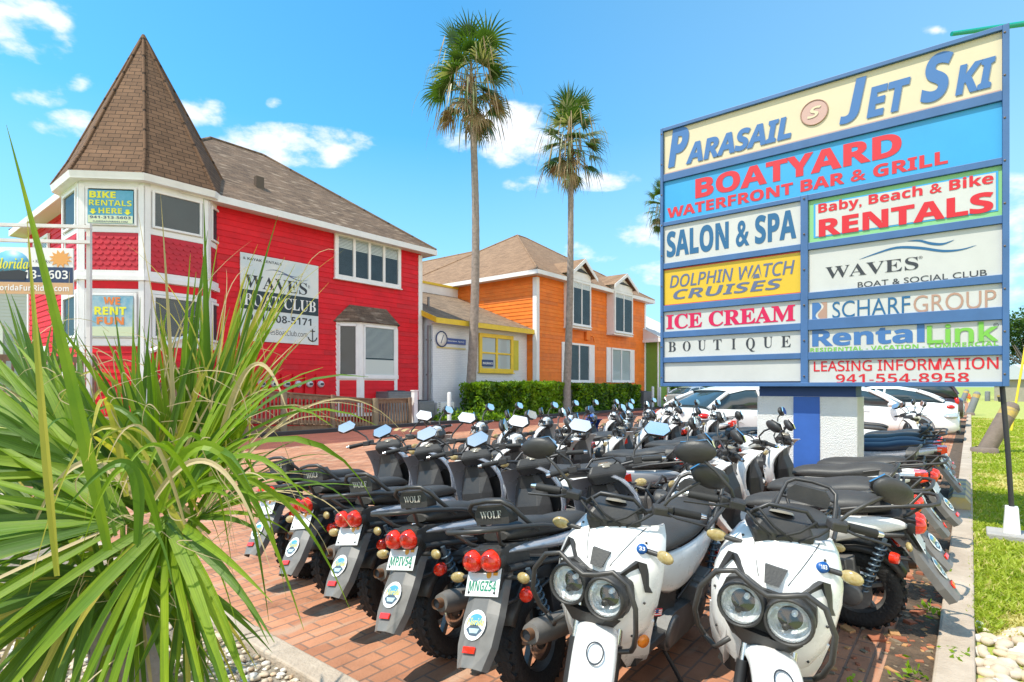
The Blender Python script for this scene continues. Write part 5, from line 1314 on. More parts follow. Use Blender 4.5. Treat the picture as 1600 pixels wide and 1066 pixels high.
def scooter(name, label, paint, kind='A', front=None, seat=SEATM, slim=False):
    t = thing(name, label, 'scooter', group='rental scooters parked on the brick lot')
    front = front or paint
    build_wheel(t, -.60, .25, .125); build_wheel(t, .66, .245, .12)
    # front fender
    b = MB(); secs = []
    for k in range(13):
        a = R(8 + 140 * k / 12); rr = .275 + (.03 if k < 2 else 0) + .018 * sin(k / 12 * pi); hw = .078 - .02 * (k < 1) + .006 * sin(k / 12 * pi); c, s_ = cos(a), sin(a)
        P = lambda r_, y: (.66 + r_ * c, y, .245 + r_ * s_)
        secs.append([P(rr - .05, -hw), P(rr - .012, -hw * 1.0), P(rr + .006, -hw * .75), P(rr + .018, 0), P(rr + .006, hw * .75), P(rr - .012, hw), P(rr - .05, hw)])
    b.loft(secs, closed=False, caps=False); b.build('front_fender', front, t, solid=.006, subsurf=1)
    b = MB(); a = R(62)
    for k in range(24):                                   # oval emblem on the fender
        t0, t1 = k * pi / 12, (k + 1) * pi / 12
        P = lambda t_, e: (.66 + .314 * cos(a + .16 * sin(t_) * e), .034 * cos(t_) * e, .245 + .314 * sin(a + .16 * sin(t_) * e))
        b.quad([P(t0, 1), P(t1, 1), P(t1, .84), P(t0, .84)])
    b.build('fender_emblem', INK, t)
    for s in (-1, 1):
        b = MB(); b.tube([(.665, s * .088, .245), (.60, s * .088, .46)], .022, 10, 0); b.tube([(.60, s * .088, .46), (.52, s * .085, .72)], .015, 10, 1); b.lathe([(.03, -.012), (.03, .012)], (.665, s * .088, .245), 'y', 10)
        b.build('fork', [STEEL, CHROME], t)
    # front shield
    prof = [(.40, .535, .14), (.46, .555, .185), (.54, .575, .218), (.64, .585, .235), (.73, .58, .238), (.79, .562, .230), (.845, .525, .214), (.895, .475, .190), (.925, .425, .160)]
    def face_x(y, z):
        for (za, xa, ha), (zb, xb, hb_) in zip(prof, prof[1:]):
            if za <= z <= zb:
                k = (z - za) / (zb - za); xf = xa + (xb - xa) * k; hw = ha + (hb_ - ha) * k; a = math.asin(min(.99, abs(y) / hw)) ; return xf - .15 * (1 - cos(a)) ** 1.25
        return .5
    b = MB(); b.loft([arcsec(xf, hw, z, .15, .016) for z, xf, hw in prof]); b.build('front_shield', front, t, bevel=.004)
    for s in (-1, 1):
        b = MB(); b.loft([[(.560, s * .125, .56), (.43, s * .228, .56), (.40, s * .214, .56), (.53, s * .105, .56)], [(.535, s * .125, .46), (.40, s * .216, .46), (.37, s * .200, .46), (.50, s * .105, .46)], [(.475, s * .125, .37), (.34, s * .200, .37), (.315, s * .182, .37), (.44, s * .105, .37)], [(.385, s * .125, .29), (.25, s * .165, .29), (.235, s * .145, .29), (.36, s * .11, .29)]]); b.build('shield_side', front, t, bevel=.003)
    b = MB(); b.prism([(-.10, .565), (.10, .565), (.155, .605), (.172, .675), (.158, .740), (.10, .768), (.03, .742), (-.03, .742), (-.10, .768), (-.158, .740), (-.172, .675), (-.155, .605)], .50, .598, plane='yz')
    b.loft([[(.565, -.10, .520), (.59, -.145, .585), (.59, .145, .585), (.565, .10, .520)], [(.620, -.055, .525), (.640, -.10, .585), (.640, .10, .585), (.620, .055, .525)]]); b.build('nose_mask', PLAS, t, bevel=.012)
    for s in (-1, 1): head_unit(t, s * .0835, .672, .610, .0765)
    b = MB(); b.loft([[(.560, -.026, .765), (.535, -.040, .825), (.535, .040, .825), (.560, .026, .765)], [(.588, -.026, .765), (.553, -.040, .825), (.553, .040, .825), (.588, .026, .765)]], smooth=False)
    b.build('vent', PLAS, t)
    for s in (-1, 1):
        b = MB(); b.loft([[(.545, s * .085, .755), (.545, s * .125, .745), (.585, s * .100, .755)], [(.530, s * .145, .822), (.505, s * .185, .815), (.540, s * .160, .822)], [(.515, s * .196, .72), (.49, s * .222, .70), (.535, s * .205, .71)]], smooth=False); b.build('shield_trim', PLAS, t)
    gp = [(.575, .200, .475), (.615, .222, .52), (.665, .238, .60), (.685, .230, .70), (.685, .185, .780), (.685, .120, .806), (.690, .055, .775), (.695, 0, .758)]
    b = MB(); b.tube(gp + [(x, -y, z) for x, y, z in gp[-2::-1]], .0105, 10)
    for s in (-1, 1): b.tube([(.575, s * .200, .475), (.60, s * .145, .455), (.64, s * .12, .50), (.62, s * .10, .52)], .0105, 8)
    b.build('headlight_guard', TUBEM, t)
    for s in (-1, 1):
        b = MB(); b.tube([(face_x(y, z) + .0004, s * y, z) for y, z in [(.052 + .068 * k / 14, .775 + .148 * k / 14) for k in range(15)]], .0016, 5)
        for y, z in ((.17, .50), (.205, .66), (.15, .88)): b.ball((face_x(y, z), s * y, z), .0055, 8, n=5)
        b.build('panel_seam', PLAS, t)
    # inner shield, neck and floor
    b = MB(); b.loft([[(.40, -w_, z), (.42 + d, -w_ * .7, z), (.42 + d, w_ * .7, z), (.40, w_, z), (.37 + d2, w_ * .55, z), (.37 + d2, -w_ * .55, z)] for z, w_, d, d2 in ((.30, .13, .0, -.04), (.40, .155, .02, -.03), (.52, .165, .03, -.06), (.66, .160, .03, -.045), (.78, .135, .0, .0), (.87, .095, -.02, .0))], smooth=False)
    b.build('inner_shield', PLAS, t, bevel=.012)
    b = MB(); b.loft([[(.33, -.10, .93), (.45, -.10, .93), (.45, .10, .93), (.33, .10, .93)], [(.31, -.13, .99), (.46, -.12, .98), (.46, .12, .98), (.31, .13, .99)], [(.33, -.10, 1.045), (.43, -.09, 1.03), (.43, .09, 1.03), (.33, .10, 1.045)]], smooth=False)
    nk = b.build('handlebar_cover', PLAS, t, bevel=.014)
    if kind == 'B':
        b = MB(); b.loft([[(.36, -.07, .935), (.475, -.055, .93), (.475, .055, .93), (.36, .07, .935)], [(.34, -.135, 1.0), (.505, -.115, .99), (.505, .115, .99), (.34, .135, 1.0)], [(.37, -.125, 1.065), (.465, -.10, 1.06), (.465, .10, 1.06), (.37, .125, 1.065)], [(.40, -.06, 1.085), (.43, -.05, 1.085), (.43, .05, 1.085), (.40, .06, 1.085)]], smooth=False)
        b.build('headlamp_cowl', front, nk, bevel=.018)
        b = MB(); b.lathe([(.0001, .02), (.035, .015), (.042, 0)], (.50, 0, .995), 'x', 16, sc=(1, 1.6, 1)); b.build('headlamp', LENS, nk)
    b = MB(); b.lathe([(.001, .012), (.042, .010), (.048, 0)], (.365, 0, 1.043), 'z', 18, rot=(0, -.25, 0)); b.build('gauge', mat('gauge_face', (.25, .22, .17), .15), nk)
    b = MB(); b.loft([[(-.16, -.11, .27), (-.16, -.17, .30), (-.16, -.165, .33), (-.16, .165, .33), (-.16, .17, .30), (-.16, .11, .27)], [(.36, -.11, .27), (.36, -.16, .30), (.36, -.15, .33), (.36, .15, .33), (.36, .16, .30), (.36, .11, .27)]], smooth=False)
    for k in range(7): b.box((-.08 + k * .06, 0, .332), (.02, .24, .010))
    b.build('floorboard', PLAS, t, bevel=.006)
    # handlebar
    hb = [(.335, .37, 1.035), (.365, .24, 1.045), (.40, .12, 1.03), (.41, .05, 1.01), (.41, 0, 1.0)]
    b = MB(); b.tube(hb + mir(hb[-2::-1]), .011, 10)
    b.tube([(.405, .13, 1.028), (.43, .07, 1.085), (.43, -.07, 1.085), (.405, -.13, 1.028)], .009, 8); h_ = b.build('handlebar', STEEL, t)
    for s in (-1, 1):
        b = MB(); b.tube([(.362, s * .250, 1.045), (.336, s * .365, 1.036)], .0175, 12); b.build('grip', RUB, h_)
        b = MB(); b.tube([(.336, s * .367, 1.036), (.331, s * .392, 1.034)], [.015, .011], 10, 0); b.build('bar_end', CHROME, h_)
        b = MB(); b.tube([(.405, s * .21, 1.045), (.43, s * .26, 1.035), (.415, s * .39, 1.02)], .006, 6); b.build('lever', STEEL, h_)
        b = MB(); b.box((.375, s * .215, 1.045), (.045, .06, .045)); b.box((.43, s * .185, 1.058), (.055, .06, .035), rot=(0, .1, s * .15)); b.build('switch_box', PLAS, h_, bevel=.006)
        mirror(t, s)
        signal(t, .47, s * .235, .855, s)
    b = MB()
    for k, (y0, y1) in enumerate(((.17, .06), (-.17, -.05), (.12, -.02), (-.12, .03))):
        b.tube([(.41, y0, 1.04), (.45, y0 * .9, 1.035 + .01 * k), (.475, (y0 + y1) / 2, 1.01), (.462, y1, .97), (.43, y1, .92)], .0055, 6)
    b.build('cable', RUB, t)
    # body and seat
    S = [(.05, .085, .70, .745), (-.02, .115, .69, .785), (-.18, .138, .69, .80), (-.33, .148, .70, .80), (-.43, .15, .71, .83), (-.56, .142, .725, .85), (-.70, .118, .745, .845), (-.775, .075, .765, .81)]
    b = MB(); b.loft([[(x, -hw * .94, zb), (x, -hw, zb + (zt - zb) * .55), (x, -hw * .86, zt - .014), (x, -hw * .45, zt), (x, hw * .45, zt), (x, hw * .86, zt - .014), (x, hw, zb + (zt - zb) * .55), (x, hw * .94, zb)] for x, hw, zb, zt in S])
    b.build('seat', seat, t, subsurf=1)
    b = MB(); b.loft([[(.03, -.08, .70), (.05, 0, .72), (.03, .08, .70), (-.14, .12, .69), (-.14, -.12, .69)], [(.0, -.10, .50), (.03, 0, .52), (.0, .10, .50), (-.16, .135, .5), (-.16, -.135, .5)], [(-.02, -.12, .33), (.0, 0, .33), (-.02, .12, .33), (-.16, .14, .33), (-.16, -.14, .33)]]); b.build('seat_pedestal', PLAS, t, bevel=.01)
    up = .0 if kind == 'A' else .05
    for s in (-1, 1):
        Q = [(.03, .09, .50, .70), (-.06, .142, .46, .715), (-.22, .168, .475, .725), (-.42, .172, .53, .735), (-.60, .155, .59 + up * .4, .745 + up * .5), (-.78, .115, .645 + up, .755 + up), (-.90, .075, .675 + up, .755 + up)]
        if kind == 'A': Q = Q[:-1] + [(-.86, .09, .67, .745)]
        if slim: Q = [(x, y - .012, z0 * .35 + z1 * .65 - .02, z1 - .012) for x, y, z0, z1 in Q]
        b = MB(); b.loft([[(x, s * (y - .03), z0), (x, s * y, z0 + .02), (x, s * (y + .012), (z0 * .45 + z1 * .55)), (x, s * (y - .012), z1), (x, s * (y - .045), z1)] for x, y, z0, z1 in Q]); sp_ = b.build('side_panel', paint, t, subsurf=1)
        if kind == 'B':
            text_mesh([('RX50', 'serifi', 0, .13, 0, .035)], 'lettering', sp_, INK, frame_mat((-.40 if s < 0 else -.27, s * .184, .61), (s * -1, 0, 0), (0, s, 0)) if False else frame_mat((-.47 if s < 0 else -.30, s * .1865, .615), ((1, .03, .0) if s < 0 else (-1, .03, 0)), (0, s, .0)), .002)
    # engine, swing arm, transmission, exhaust
    b = MB(); b.box((-.33, 0, .42), (.36, .19, .20)); b.box((-.20, 0, .33), (.24, .22, .14)); b.box((-.46, .02, .32), (.2, .14, .15)); b.cyl((-.18, -.14, .36), (-.18, .12, .36), .085, 16)
    for k in range(6): b.box((-.12 - .0, 0, .40 + k * .022), (.15, .22, .009))
    b.tube([(-.1, .1, .55), (-.3, .13, .5), (-.42, .10, .56)], .012, 6); b.tube([(-.15, -.1, .5), (-.4, -.13, .55), (-.6, -.1, .5)], .010, 6); b.tube([(-.2, .13, .42), (-.35, .16, .52), (-.5, .12, .48)], .008, 6)
    b.build('engine', STEEL, t, bevel=.008)
    b = MB(); pts = [( -.08 + .10 * cos(a), .30 + .10 * sin(a)) for a in [pi / 2 - k * pi / 8 for k in range(9)]] + [(-.60 + .085 * cos(a), .26 + .085 * sin(a)) for a in [-pi / 2 - k * pi / 8 for k in range(9)]]
    b.prism(pts, .105, .165, plane='xz'); b.lathe([(.085, .165), (.08, .18), (.001, .182)], (-.08, 0, .30), 'y', 20); b.lathe([(.07, .165), (.06, .178), (.001, .18)], (-.57, 0, .26), 'y', 18); b.build('transmission_case', ALUM, t, bevel=.008)
    b = MB(); b.box((-.47, .145, .42), (.26, .085, .12), rot=(0, .12, 0))
    for k in range(3): b.box((-.55 + k * .08, .150, .42), (.018, .09, .128), rot=(0, .12, 0))
    b.build('air_box', FEND, t, bevel=.012)
    b = MB(); b.tube([(-.10, -.11, .28), (-.25, -.15, .25), (-.36, -.17, .28)], .02, 10, 1); b.tube([(-.36, -.175, .285), (-.42, -.178, .30), (-.80, -.185, .36), (-.86, -.186, .37)], [.03, .058, .058, .045], 18, 0)
    b.tube([(-.855, -.186, .37), (-.90, -.186, .376)], .026, 14, 1, cap=False); b.tube([(-.885, -.186, .373), (-.886, -.186, .373)], .024, 12, 2); b.box((-.62, -.225, .345), (.26, .02, .07), 0, rot=(0, .15, 0)); b.build('exhaust', [FEND, RUST, INK], t)
    for s in (-1, 1):
        b = MB(); n = 84; A, B_ = V((-.64, s * .155, .30)), V((-.74, s * .145, .60))
        ax = (B_ - A).normalized(); e1 = V((0, 1, 0)); e2 = ax.cross(e1)
        b.tube([A.lerp(B_, i / n) + (e1 * cos(i / n * 2 * pi * 9) + e2 * sin(i / n * 2 * pi * 9)) * .026 for i in range(n + 1)], .0066, 5); b.tube([A - ax * .04, B_ + ax * .03], .013, 8); b.build('shock_absorber', mat('spring_steel', (.10, .14, .18), .35, .5), t)
    b = MB(); secs = []
    for k in range(9):
        a = R(30 + 120 * k / 8); rr = .285; P = lambda r_, y: (-.60 + r_ * cos(a), y, .25 + r_ * sin(a)); secs.append([P(rr - .03, -.075), P(rr, -.07), P(rr + .006, 0), P(rr, .07), P(rr - .03, .075)])
    b.loft(secs, closed=False, caps=False); b.build('inner_fender', PLAS, t, solid=.005)
    b = MB(); b.tube([(-.06, .10, .25), (-.10, .19, .12), (-.14, .245, .025)], .011, 8); b.box((-.15, .25, .022), (.05, .045, .012)); b.build('side_stand', STEEL, t)
    # tail
    b = MB(); b.loft([[(-.66, -.10, .62), (-.66, -.11, .74), (-.66, .11, .74), (-.66, .10, .62)], [(-.80, -.085, .63), (-.80, -.10, .755), (-.80, .10, .755), (-.80, .085, .63)], [(-.895, -.075, .645), (-.895, -.115, .745), (-.895, .115, .745), (-.895, .075, .645)]], smooth=False)
    b.tube([(-.45, -.13, .60), (-.70, -.12, .635), (-.84, -.10, .65)], .018, 8); b.tube([(-.45, .13, .60), (-.70, .12, .635), (-.84, .10, .65)], .018, 8)
    b.build('tail_cowl', PLAS, t, bevel=.012)
    if kind == 'A':
        for s in (-1, 1):
            b = MB(); b.lathe([(.047, -.02), (.052, .0), (.049, .026), (.039, .048), (.020, .060), (.0001, .063)], (-.885, s * .053, .70), 'x', 18, sc=(-1, 1, 1)); tl = b.build('tail_light', REDL, t)
            b = MB(); b.lathe([(.054, -.03), (.059, -.005), (.054, .008)], (-.885, s * .053, .70), 'x', 18, sc=(-1, 1, 1)); b.build('bezel', PLAS, tl)
    else:
        b = MB(); b.loft([[(-.86, -.10, .70), (-.86, -.09, .80), (-.86, .09, .80), (-.86, .10, .70)], [(-.955, -.065, .73), (-.95, -.06, .80), (-.95, .06, .80), (-.955, .065, .73)]], smooth=False); b.build('tail_light', REDL, t, bevel=.012)
    fs_ = [(-.80, .65, .07), (-.875, .585, .090), (-.955, .475, .098), (-1.03, .365, .092), (-1.085, .285, .066)]
    b = MB(); b.loft([[(x + .035, -hw * 1.05, z - .02), (x, -hw, z), (x - .016, -hw * .45, z + .014), (x - .016, hw * .45, z + .014), (x, hw, z), (x + .035, hw * 1.05, z - .02)] for x, z, hw in fs_], closed=False, caps=False, smooth=False); tf = b.build('tail_fender', FEND, t, solid=.007)
    dn = V((-.075, 0, -.11)).normalized(); nn = V((-.11, 0, .075)).normalized()
    def TM(p): return M4(((0, -dn.x, nn.x, p[0]), (-1, 0, 0, p[1]), (0, -dn.z, nn.z, p[2]), (0, 0, 0, 1)))   # x right (seen from behind), y up along fender, z off the fender
    b = MB(); b.M = TM((-1.045, 0, .345)); b.box((0, .0, .031), (.066, .028, .010)); b.build('rear_reflector', REDL, tf, bevel=.002)
    b = MB(); b.M = TM((-.985, 0, .432)); o_ = [(.060 * cos(a * pi / 10), .066 * sin(a * pi / 10)) for a in range(20)]; b.prism(o_, .0275, .0290); b.build('sticker', STICK, tf)
    b = MB(); b.M = TM((-.985, 0, .432)); b.prism([(.038 * cos(a * pi / 8), .022 + .026 * sin(a * pi / 8)) for a in range(16)], .0293, .0297, 0); b.prism([(-.045, -.02), (-.02, -.045), (.02, -.048), (.048, -.02), (.015, .0), (-.02, .002)], .0293, .0297, 1); b.prism([(-.02, -.035), (.02, -.035), (.03, -.015), (-.03, -.015)], .0298, .0301, 2); b.build('sticker_art', [STBL, STDK, mat('sticker_pale', (.42, .58, .62), .4)], tf)
    text_mesh([('Florida', 'serifi', -.05, .05, -.002, .03)], 'lettering', tf, STYE, TM((-.985, 0, .432)), .0306)
    pm = TM((-.885, 0, .595)) @ M4.Rotation(.12, 4, 'X')
    b = MB(); b.M = pm; b.box((0, 0, .030), (.195, .130, .0035)); pl = b.build('number_plate', PLATE, t, bevel=.002)
    b = MB(); b.M = pm; b.prism([(.030 + .015 * cos(a * pi / 5), .030 + .016 * sin(a * pi / 5)) for a in range(10)], .0320, .0324); b.prism([(.055, .028), (.08, .028), (.08, .055), (.055, .055)], .0320, .0324); b.build('plate_art', PORANGE, pl)
    b = MB(); b.M = pm
    for x in (-.075, .075):
        for y in (-.048, .048): b.lathe([(.006, .032), (.005, .036), (.0001, .037)], (x, y, 0), 'z', 8)
    b.build('screw', STEEL, pl)
    b = MB(); b.box((-.86, 0, .605), (.05, .17, .10), rot=(0, .55, 0)); b.build('plate_bracket', PLAS, t, bevel=.006)
    for s in (-1, 1):
        signal(t, -.855, s * .185, .615, s)
        b = MB(); b.lathe([(.031, .0), (.029, .014), (.0001, .017)], (-.80, s * .150, .52), 'x', 16, sc=(-1, 1, 1), rot=(0, 0, -s * .35)); b.lathe([(.033, -.025), (.033, .002)], (-.80, s * .150, .52), 'x', 16, 0, sc=(-1, 1, 1), rot=(0, 0, -s * .35)); b.build('side_reflector', REDL, t)
        b = MB(); b.tube([(-.70, s * .11, .62), (-.80, s * .09, .50), (-.90, s * .075, .50)], .011, 6); b.build('fender_stay', PLAS, t)
    if kind == 'A':
        rk = [(-.42, .165, .755), (-.60, .168, .80), (-.82, .160, .835), (-.96, .135, .85), (-1.0, .09, .853), (-1.005, 0, .853)]
        b = MB(); b.tube(rk + mir(rk[-2::-1]), .0115, 10); b.tube([(-.82, .16, .835), (-.84, 0, .838), (-.82, -.16, .835)], .009, 8)
        b.tube([(-.93, .14, .848), (-.86, .09, .77), (-.80, .08, .74)], .010, 8); b.tube([(-.93, -.14, .848), (-.86, -.09, .77), (-.80, -.08, .74)], .010, 8)
        hp = [(-.62, .15, .78), (-.72, .142, .86), (-.785, .13, .925), (-.805, .09, .955), (-.81, 0, .962)]
        b.tube(hp + mir(hp[-2::-1]), .0115, 10); rc = b.build('rear_rack', TUBEM, t)
        b = MB(); b.loft([[(-.735 - .055 * k - .02 * f, y * (1 - .12 * k), z) for y, z in ((-.105, .845), (-.112, .90), (-.08, .938), (.08, .938), (.112, .90), (.105, .845))] for k, f in ((0, -1), (0, 0), (.5, 1))] , smooth=False); bp = b.build('back_pad', SEATM, t, bevel=.012)
        text_mesh([('WOLF', 'serif', -.065, .065, -.018, .018)], 'lettering', bp, mat('pad_print', (.62, .58, .50), .5), M4.Translation((-.785, 0, .893)) @ M4(((0, .0, -1, 0), (-1, 0, 0, 0), (0, 1, 0, 0), (0, 0, 0, 1))), .003)
    else:
        rk = [(-.50, .14, .79), (-.72, .13, .835), (-.88, .11, .86), (-.93, .05, .865), (-.93, 0, .865)]
        b = MB(); b.tube(rk + mir(rk[-2::-1]), .009, 8); b.tube([(-.74, .12, .838), (-.74, -.12, .838)], .008, 6); b.build('grab_rail', TUBEM, t)
    return t

STEER = ('handlebar', 'handlebar_cover', 'mirror', 'cable', 'wheel', 'front_fender', 'fender_emblem', 'fork')
def steer(t, deg):
    for c in t.children:
        k = c.name.split('.')[0]
        if k not in STEER: continue
        if k == 'wheel' and c.data.vertices[0].co.x < 0: continue
        bars = k in ('handlebar', 'handlebar_cover', 'mirror', 'cable')
        q = M4.Translation((.47, 0, 0)) @ M4.Rotation(R(deg), 4, 'Z') @ M4.Translation((-.47, 0, -.05 if bars else 0))
        c.matrix_parent_inverse = M4.Identity(4); c.matrix_local = q
def plate_text(t, s):
    pm = M4(((0, .563, -.826, -.885), (-1, 0, 0, 0), (0, .826, .563, .595), (0, 0, 0, 1)))
    dn = V((-.075, 0, -.11)).normalized(); nn = V((-.11, 0, .075)).normalized()
    pm = M4(((0, -dn.x, nn.x, -.885), (-1, 0, 0, 0), (0, -dn.z, nn.z, .595), (0, 0, 0, 1))) @ M4.Rotation(.12, 4, 'X')
    pl = [c for c in t.children if c.name.startswith('number_plate')][0]
    text_mesh([(s, 'sb', -.080, .080, -.042, .004, 0, .0)], 'lettering', pl, PGREEN2, pm, .0330)
def badge(t, s, side):
    N = V((.74, side * .42, .52)).normalized(); A = V((0, 0, 1)).cross(N).normalized(); U = N.cross(A); b = MB(); P = (.487, side * .148, .862)
    M = M4(((A.x, U.x, N.x, P[0]), (A.y, U.y, N.y, P[1]), (A.z, U.z, N.z, P[2]), (0, 0, 0, 1)))
    b.M = M; b.lathe([(.0001, .008), (.021, .008), (.021, -.01)], (0, 0, 0), 'z', 18); o = b.build('number_sticker', mat('badge_blue', (.01, .09, .32), .4), t)
    text_mesh([(s, 'sb', -.012, .012, -.008, .008)], 'lettering', o, STICK, M, .009)

def put(t, u, w, head, lean=7, dz=0):
    t.location = SW(u, w, dz); t.rotation_euler = (R(-lean), 0, ANG + R(head)); return t
NEAR = [  # the near row: tails towards the camera
    (2.86, 1.70, 4, 'MNGZ54', 'scooter with plate MNGZ54, its WOLF backrest next to the front facing white scooter'),
    (2.86, 2.30, 5, 'MPIV54', 'scooter with plate MPIV54, second from the right among the tails turned to the camera'),
    (2.96, 2.93, 6, '', 'middle scooter of the five with red twin lamps turned to the camera'),
    (3.00, 3.50, 6, '', 'scooter second from the palm in the row of red twin tail lamps'),
    (3.06, 4.12, 7, '', 'scooter nearest the palm, its tail half hidden by drooping leaves')]
A0 = scooter('motor_scooter', NEAR[0][4], PSILV, 'A', slim=True)
protoA = A0
first = True
for u, w, hd, pt, lab in NEAR:
    o = A0 if first else copy_tree(A0, skip=('lettering_plate',)); first = False
    o['label'] = lab; put(o, u, w, hd, 10 + random.uniform(-1, 1)); steer(o, 32 + random.uniform(-4, 4))
    o['plate'] = pt
white = scooter('motor_scooter', 'x', PWHITE, 'A')
sport = scooter('motor_scooter', 'x', PWHITE, 'B')
navy = scooter('motor_scooter', 'x', PSILV, 'B', seat=NAVYSEAT)
blue = scooter('motor_scooter', 'x', PWHITE, 'B', front=PBLUE2)
used = set()
def inst(proto, u, w, head, label, lean=7):
    o = proto if proto.name not in used else copy_tree(proto)
    used.add(proto.name); o['label'] = label
    steer(o, random.uniform(18, 34))
    return put(o, u, w, head, lean)
f1 = inst(white, 2.62, 1.37, 180 + 4, 'white scooter facing the camera with twin headlights and blue sticker 33', 9)
f2 = inst(white, 2.84, .80, 180 + 7, 'white scooter facing the camera at the right end of the near row, sticker 103', 11)
# kerb column: tails over the kerb
dark = scooter('motor_scooter', 'x', mat('scooter_grey', (.30, .31, .33), .3, .3, coat=.5), 'A', front=PWHITE)
inst(white, 4.10, 1.15, 94, 'scooter with its rear wheel on the kerb edge right behind the front facing white scooter', 6)
inst(white, 4.95, 1.19, 86, 'scooter with a long rear rack, second along the kerb from the camera', 10)
inst(sport, 5.75, 1.23, 97, 'white tailed scooter third along the kerb, in front of the pillar', 5)
inst(dark, 6.60, 1.15, 84, 'grey sided scooter fourth along the kerb, beside the near face of the pillar', 9)
inst(navy, 8.45, 1.17, 92, 'silver scooter with navy seat just behind the pillar', 6)
inst(navy, 9.2, 1.22, 86, 'second silver scooter behind the pillar, beyond the navy seated one', 9)
inst(white, 10.0, 1.27, 93, 'white sided scooter behind the pillar with its rack over the kerb', 7)
inst(dark, 10.8, 1.27, 87, 'grey sided scooter before the nose in ones at the kerb', 7)
inst(sport, 12.0, 1.2, -84, 'white scooter nosed to the kerb with upright mirrors in front of the white saloon', 6)
inst(sport, 13.0, 1.3, -94, 'farthest white scooter nosed to the kerb beside the parked saloon', 6)
# middle column and far column, heading for the buildings
LM = ['nearest white scooter of the middle column with a red tail light and side script', 'grey sided scooter second in the middle column', 'middle column white scooter standing left of the big dark mirror',
      'white scooter of the middle column with a rear rack, left of the pillar', 'middle column white tailed scooter level with the pillar foot', 'grey sided scooter of the middle column just left of the pillar', 'next white scooter past the grey sided one left of the pillar',
      'racked white scooter of the middle column beyond the pillar', 'farthest scooter of the middle column beside the white saloon']
for i, (u, w, hd) in enumerate(((4.30, 3.05, 80), (5.05, 2.92, 97), (5.75, 3.18, 86), (6.45, 3.0, 98), (7.1, 3.3, 84), (7.9, 3.3, 95), (8.7, 3.25, 86), (9.5, 3.2, 94), (10.3, 3.2, 86))):
    inst((sport, dark, sport, white, sport, dark, sport, white, sport)[i], u, w, hd, LM[i], random.uniform(4, 11))
LF = ['first white scooter of the far column, alone before the open brick paving', 'second white scooter of the far column', 'third white scooter of the far column, in line with the bright hedge',
      'fourth white scooter of the far column, in line with the gap between hedges', 'fifth white scooter of the far column, left of the blue one', 'blue fronted scooter in the far column of white ones', 'white scooter just right of the blue fronted one',
      'second white scooter right of the blue fronted one', 'third scooter right of the blue fronted one', 'far column scooter near the tail light of the white saloon', 'last scooter of the far column behind the white saloon tail']
for i, u in enumerate((4.65, 5.6, 6.3, 7.0, 7.9, 8.55, 9.2, 9.9, 10.7, 11.5, 12.3)):
    inst(blue if i == 5 else sport, u, 4.42 + .25 * min(1, (u - 4.6) / 3) + random.uniform(-.08, .08), 90 + random.uniform(-6, 6), LF[i], random.uniform(5, 9))
for t in [o for o in bpy.data.objects if o.get('plate')]:
    plate_text(t, t['plate'])
for t in [o for o in bpy.data.objects if o.get('plate') is not None]: del t['plate']
badge(f1, '33', 1); badge(f2, '103', 1)
rs = random.Random(12)
for k, t in enumerate([o for o in bpy.data.objects if o.get('category') == 'scooter']):
    if rs.random() < .55:
        b = MB(); y = rs.choice((-1, 1)); x = rs.uniform(-.30, -.12)
        b.lathe([(.0001, .0), (.021, .0), (.021, -.008)], (x, y * .186, rs.uniform(.63, .68)), 'y', 14, sc=(1, y, 1)); b.build('round_sticker', rs.choice((MATS['badge_blue'], STICK, STBL)), t)
# small US flag decal on the first front facing scooter
b = MB(); Mf = frame_mat((.465, .2365, .60), V((-1, .55, 0)).normalized(), V((.55, 1, 0)).normalized()); b.M = Mf
for k in range(7): b.bbox((0, k * .0042, -.002), (.034, k * .0042 + .0042, .003), 0 if k % 2 == 0 else 1)
b.bbox((0, .0126, .003), (.015, .0294, .0036), 2)
b.build('flag_decal', [PRED, STICK, NAVY], f1)
b = MB(); b.lathe([(.0001, .012), (.026, .010), (.028, 0)], (.47, .206, .48), 'y', 16, rot=(0, 0, -.5)); b.build('amber_reflector', ORANGEL, f1)
# ------------------------------------------------------------------ lawn blades, stones, litter
random.seed(21)
GB = leafmat('grass_blade', (.25, .34, .025), (.42, .48, .06), .38, .5, 6); GB2 = leafmat('grass_dry', (.50, .46, .14), (.60, .52, .22), .3, .6)
b = MB()
def blade(p, h, mi):
    a = random.uniform(0, 6.28); s = V((cos(a), sin(a), 0)) * random.uniform(.004, .008) * (1 + p.length * .12); ln = V((random.gauss(0, .5), random.gauss(0, .5), 1)).normalized() * h
    m_ = p + ln * .55 ; tp = p + ln + V((ln.x, ln.y, -.2 * h)) * .5
    b.v += [p - s, p + s, m_ + s * .7, m_ - s * .7, tp]; o = len(b.v) - 5
    b.f += [[o, o + 1, o + 2, o + 3], [o + 3, o + 2, o + 4]]; b.m += [mi, mi]; b.sm += [False, False]
n = 0
while n < 52000:
    u = 4.4 + (random.random() ** 2.1) * 30; w = -.0 - random.random() ** 1.2 * (1.5 + u * .33)
    p = SW(u, w); x = p.x / max(.1, p.y)
    if x > 1.02 or p.y < 2: continue
    edge = 4.45 + .25 * mnoise.noise((w * 2, 0, 3))
    if u < edge: continue
    k = mnoise.noise((u * .8, w * .8, 0)) + mnoise.noise((u * 2.6, w * 2.6, 5)) * .6
    dry = k > .10 + .3 * random.random()
    if dry and random.random() < .45: continue
    blade(p, random.uniform(.03, .085) * (.6 if dry else 1), 1 if dry or random.random() < .10 else 0); n += 1
o = b.build('grass', [GB, GB2]); o['kind'] = 'stuff'; o['label'] = 'patchy green lawn beside the kerb'
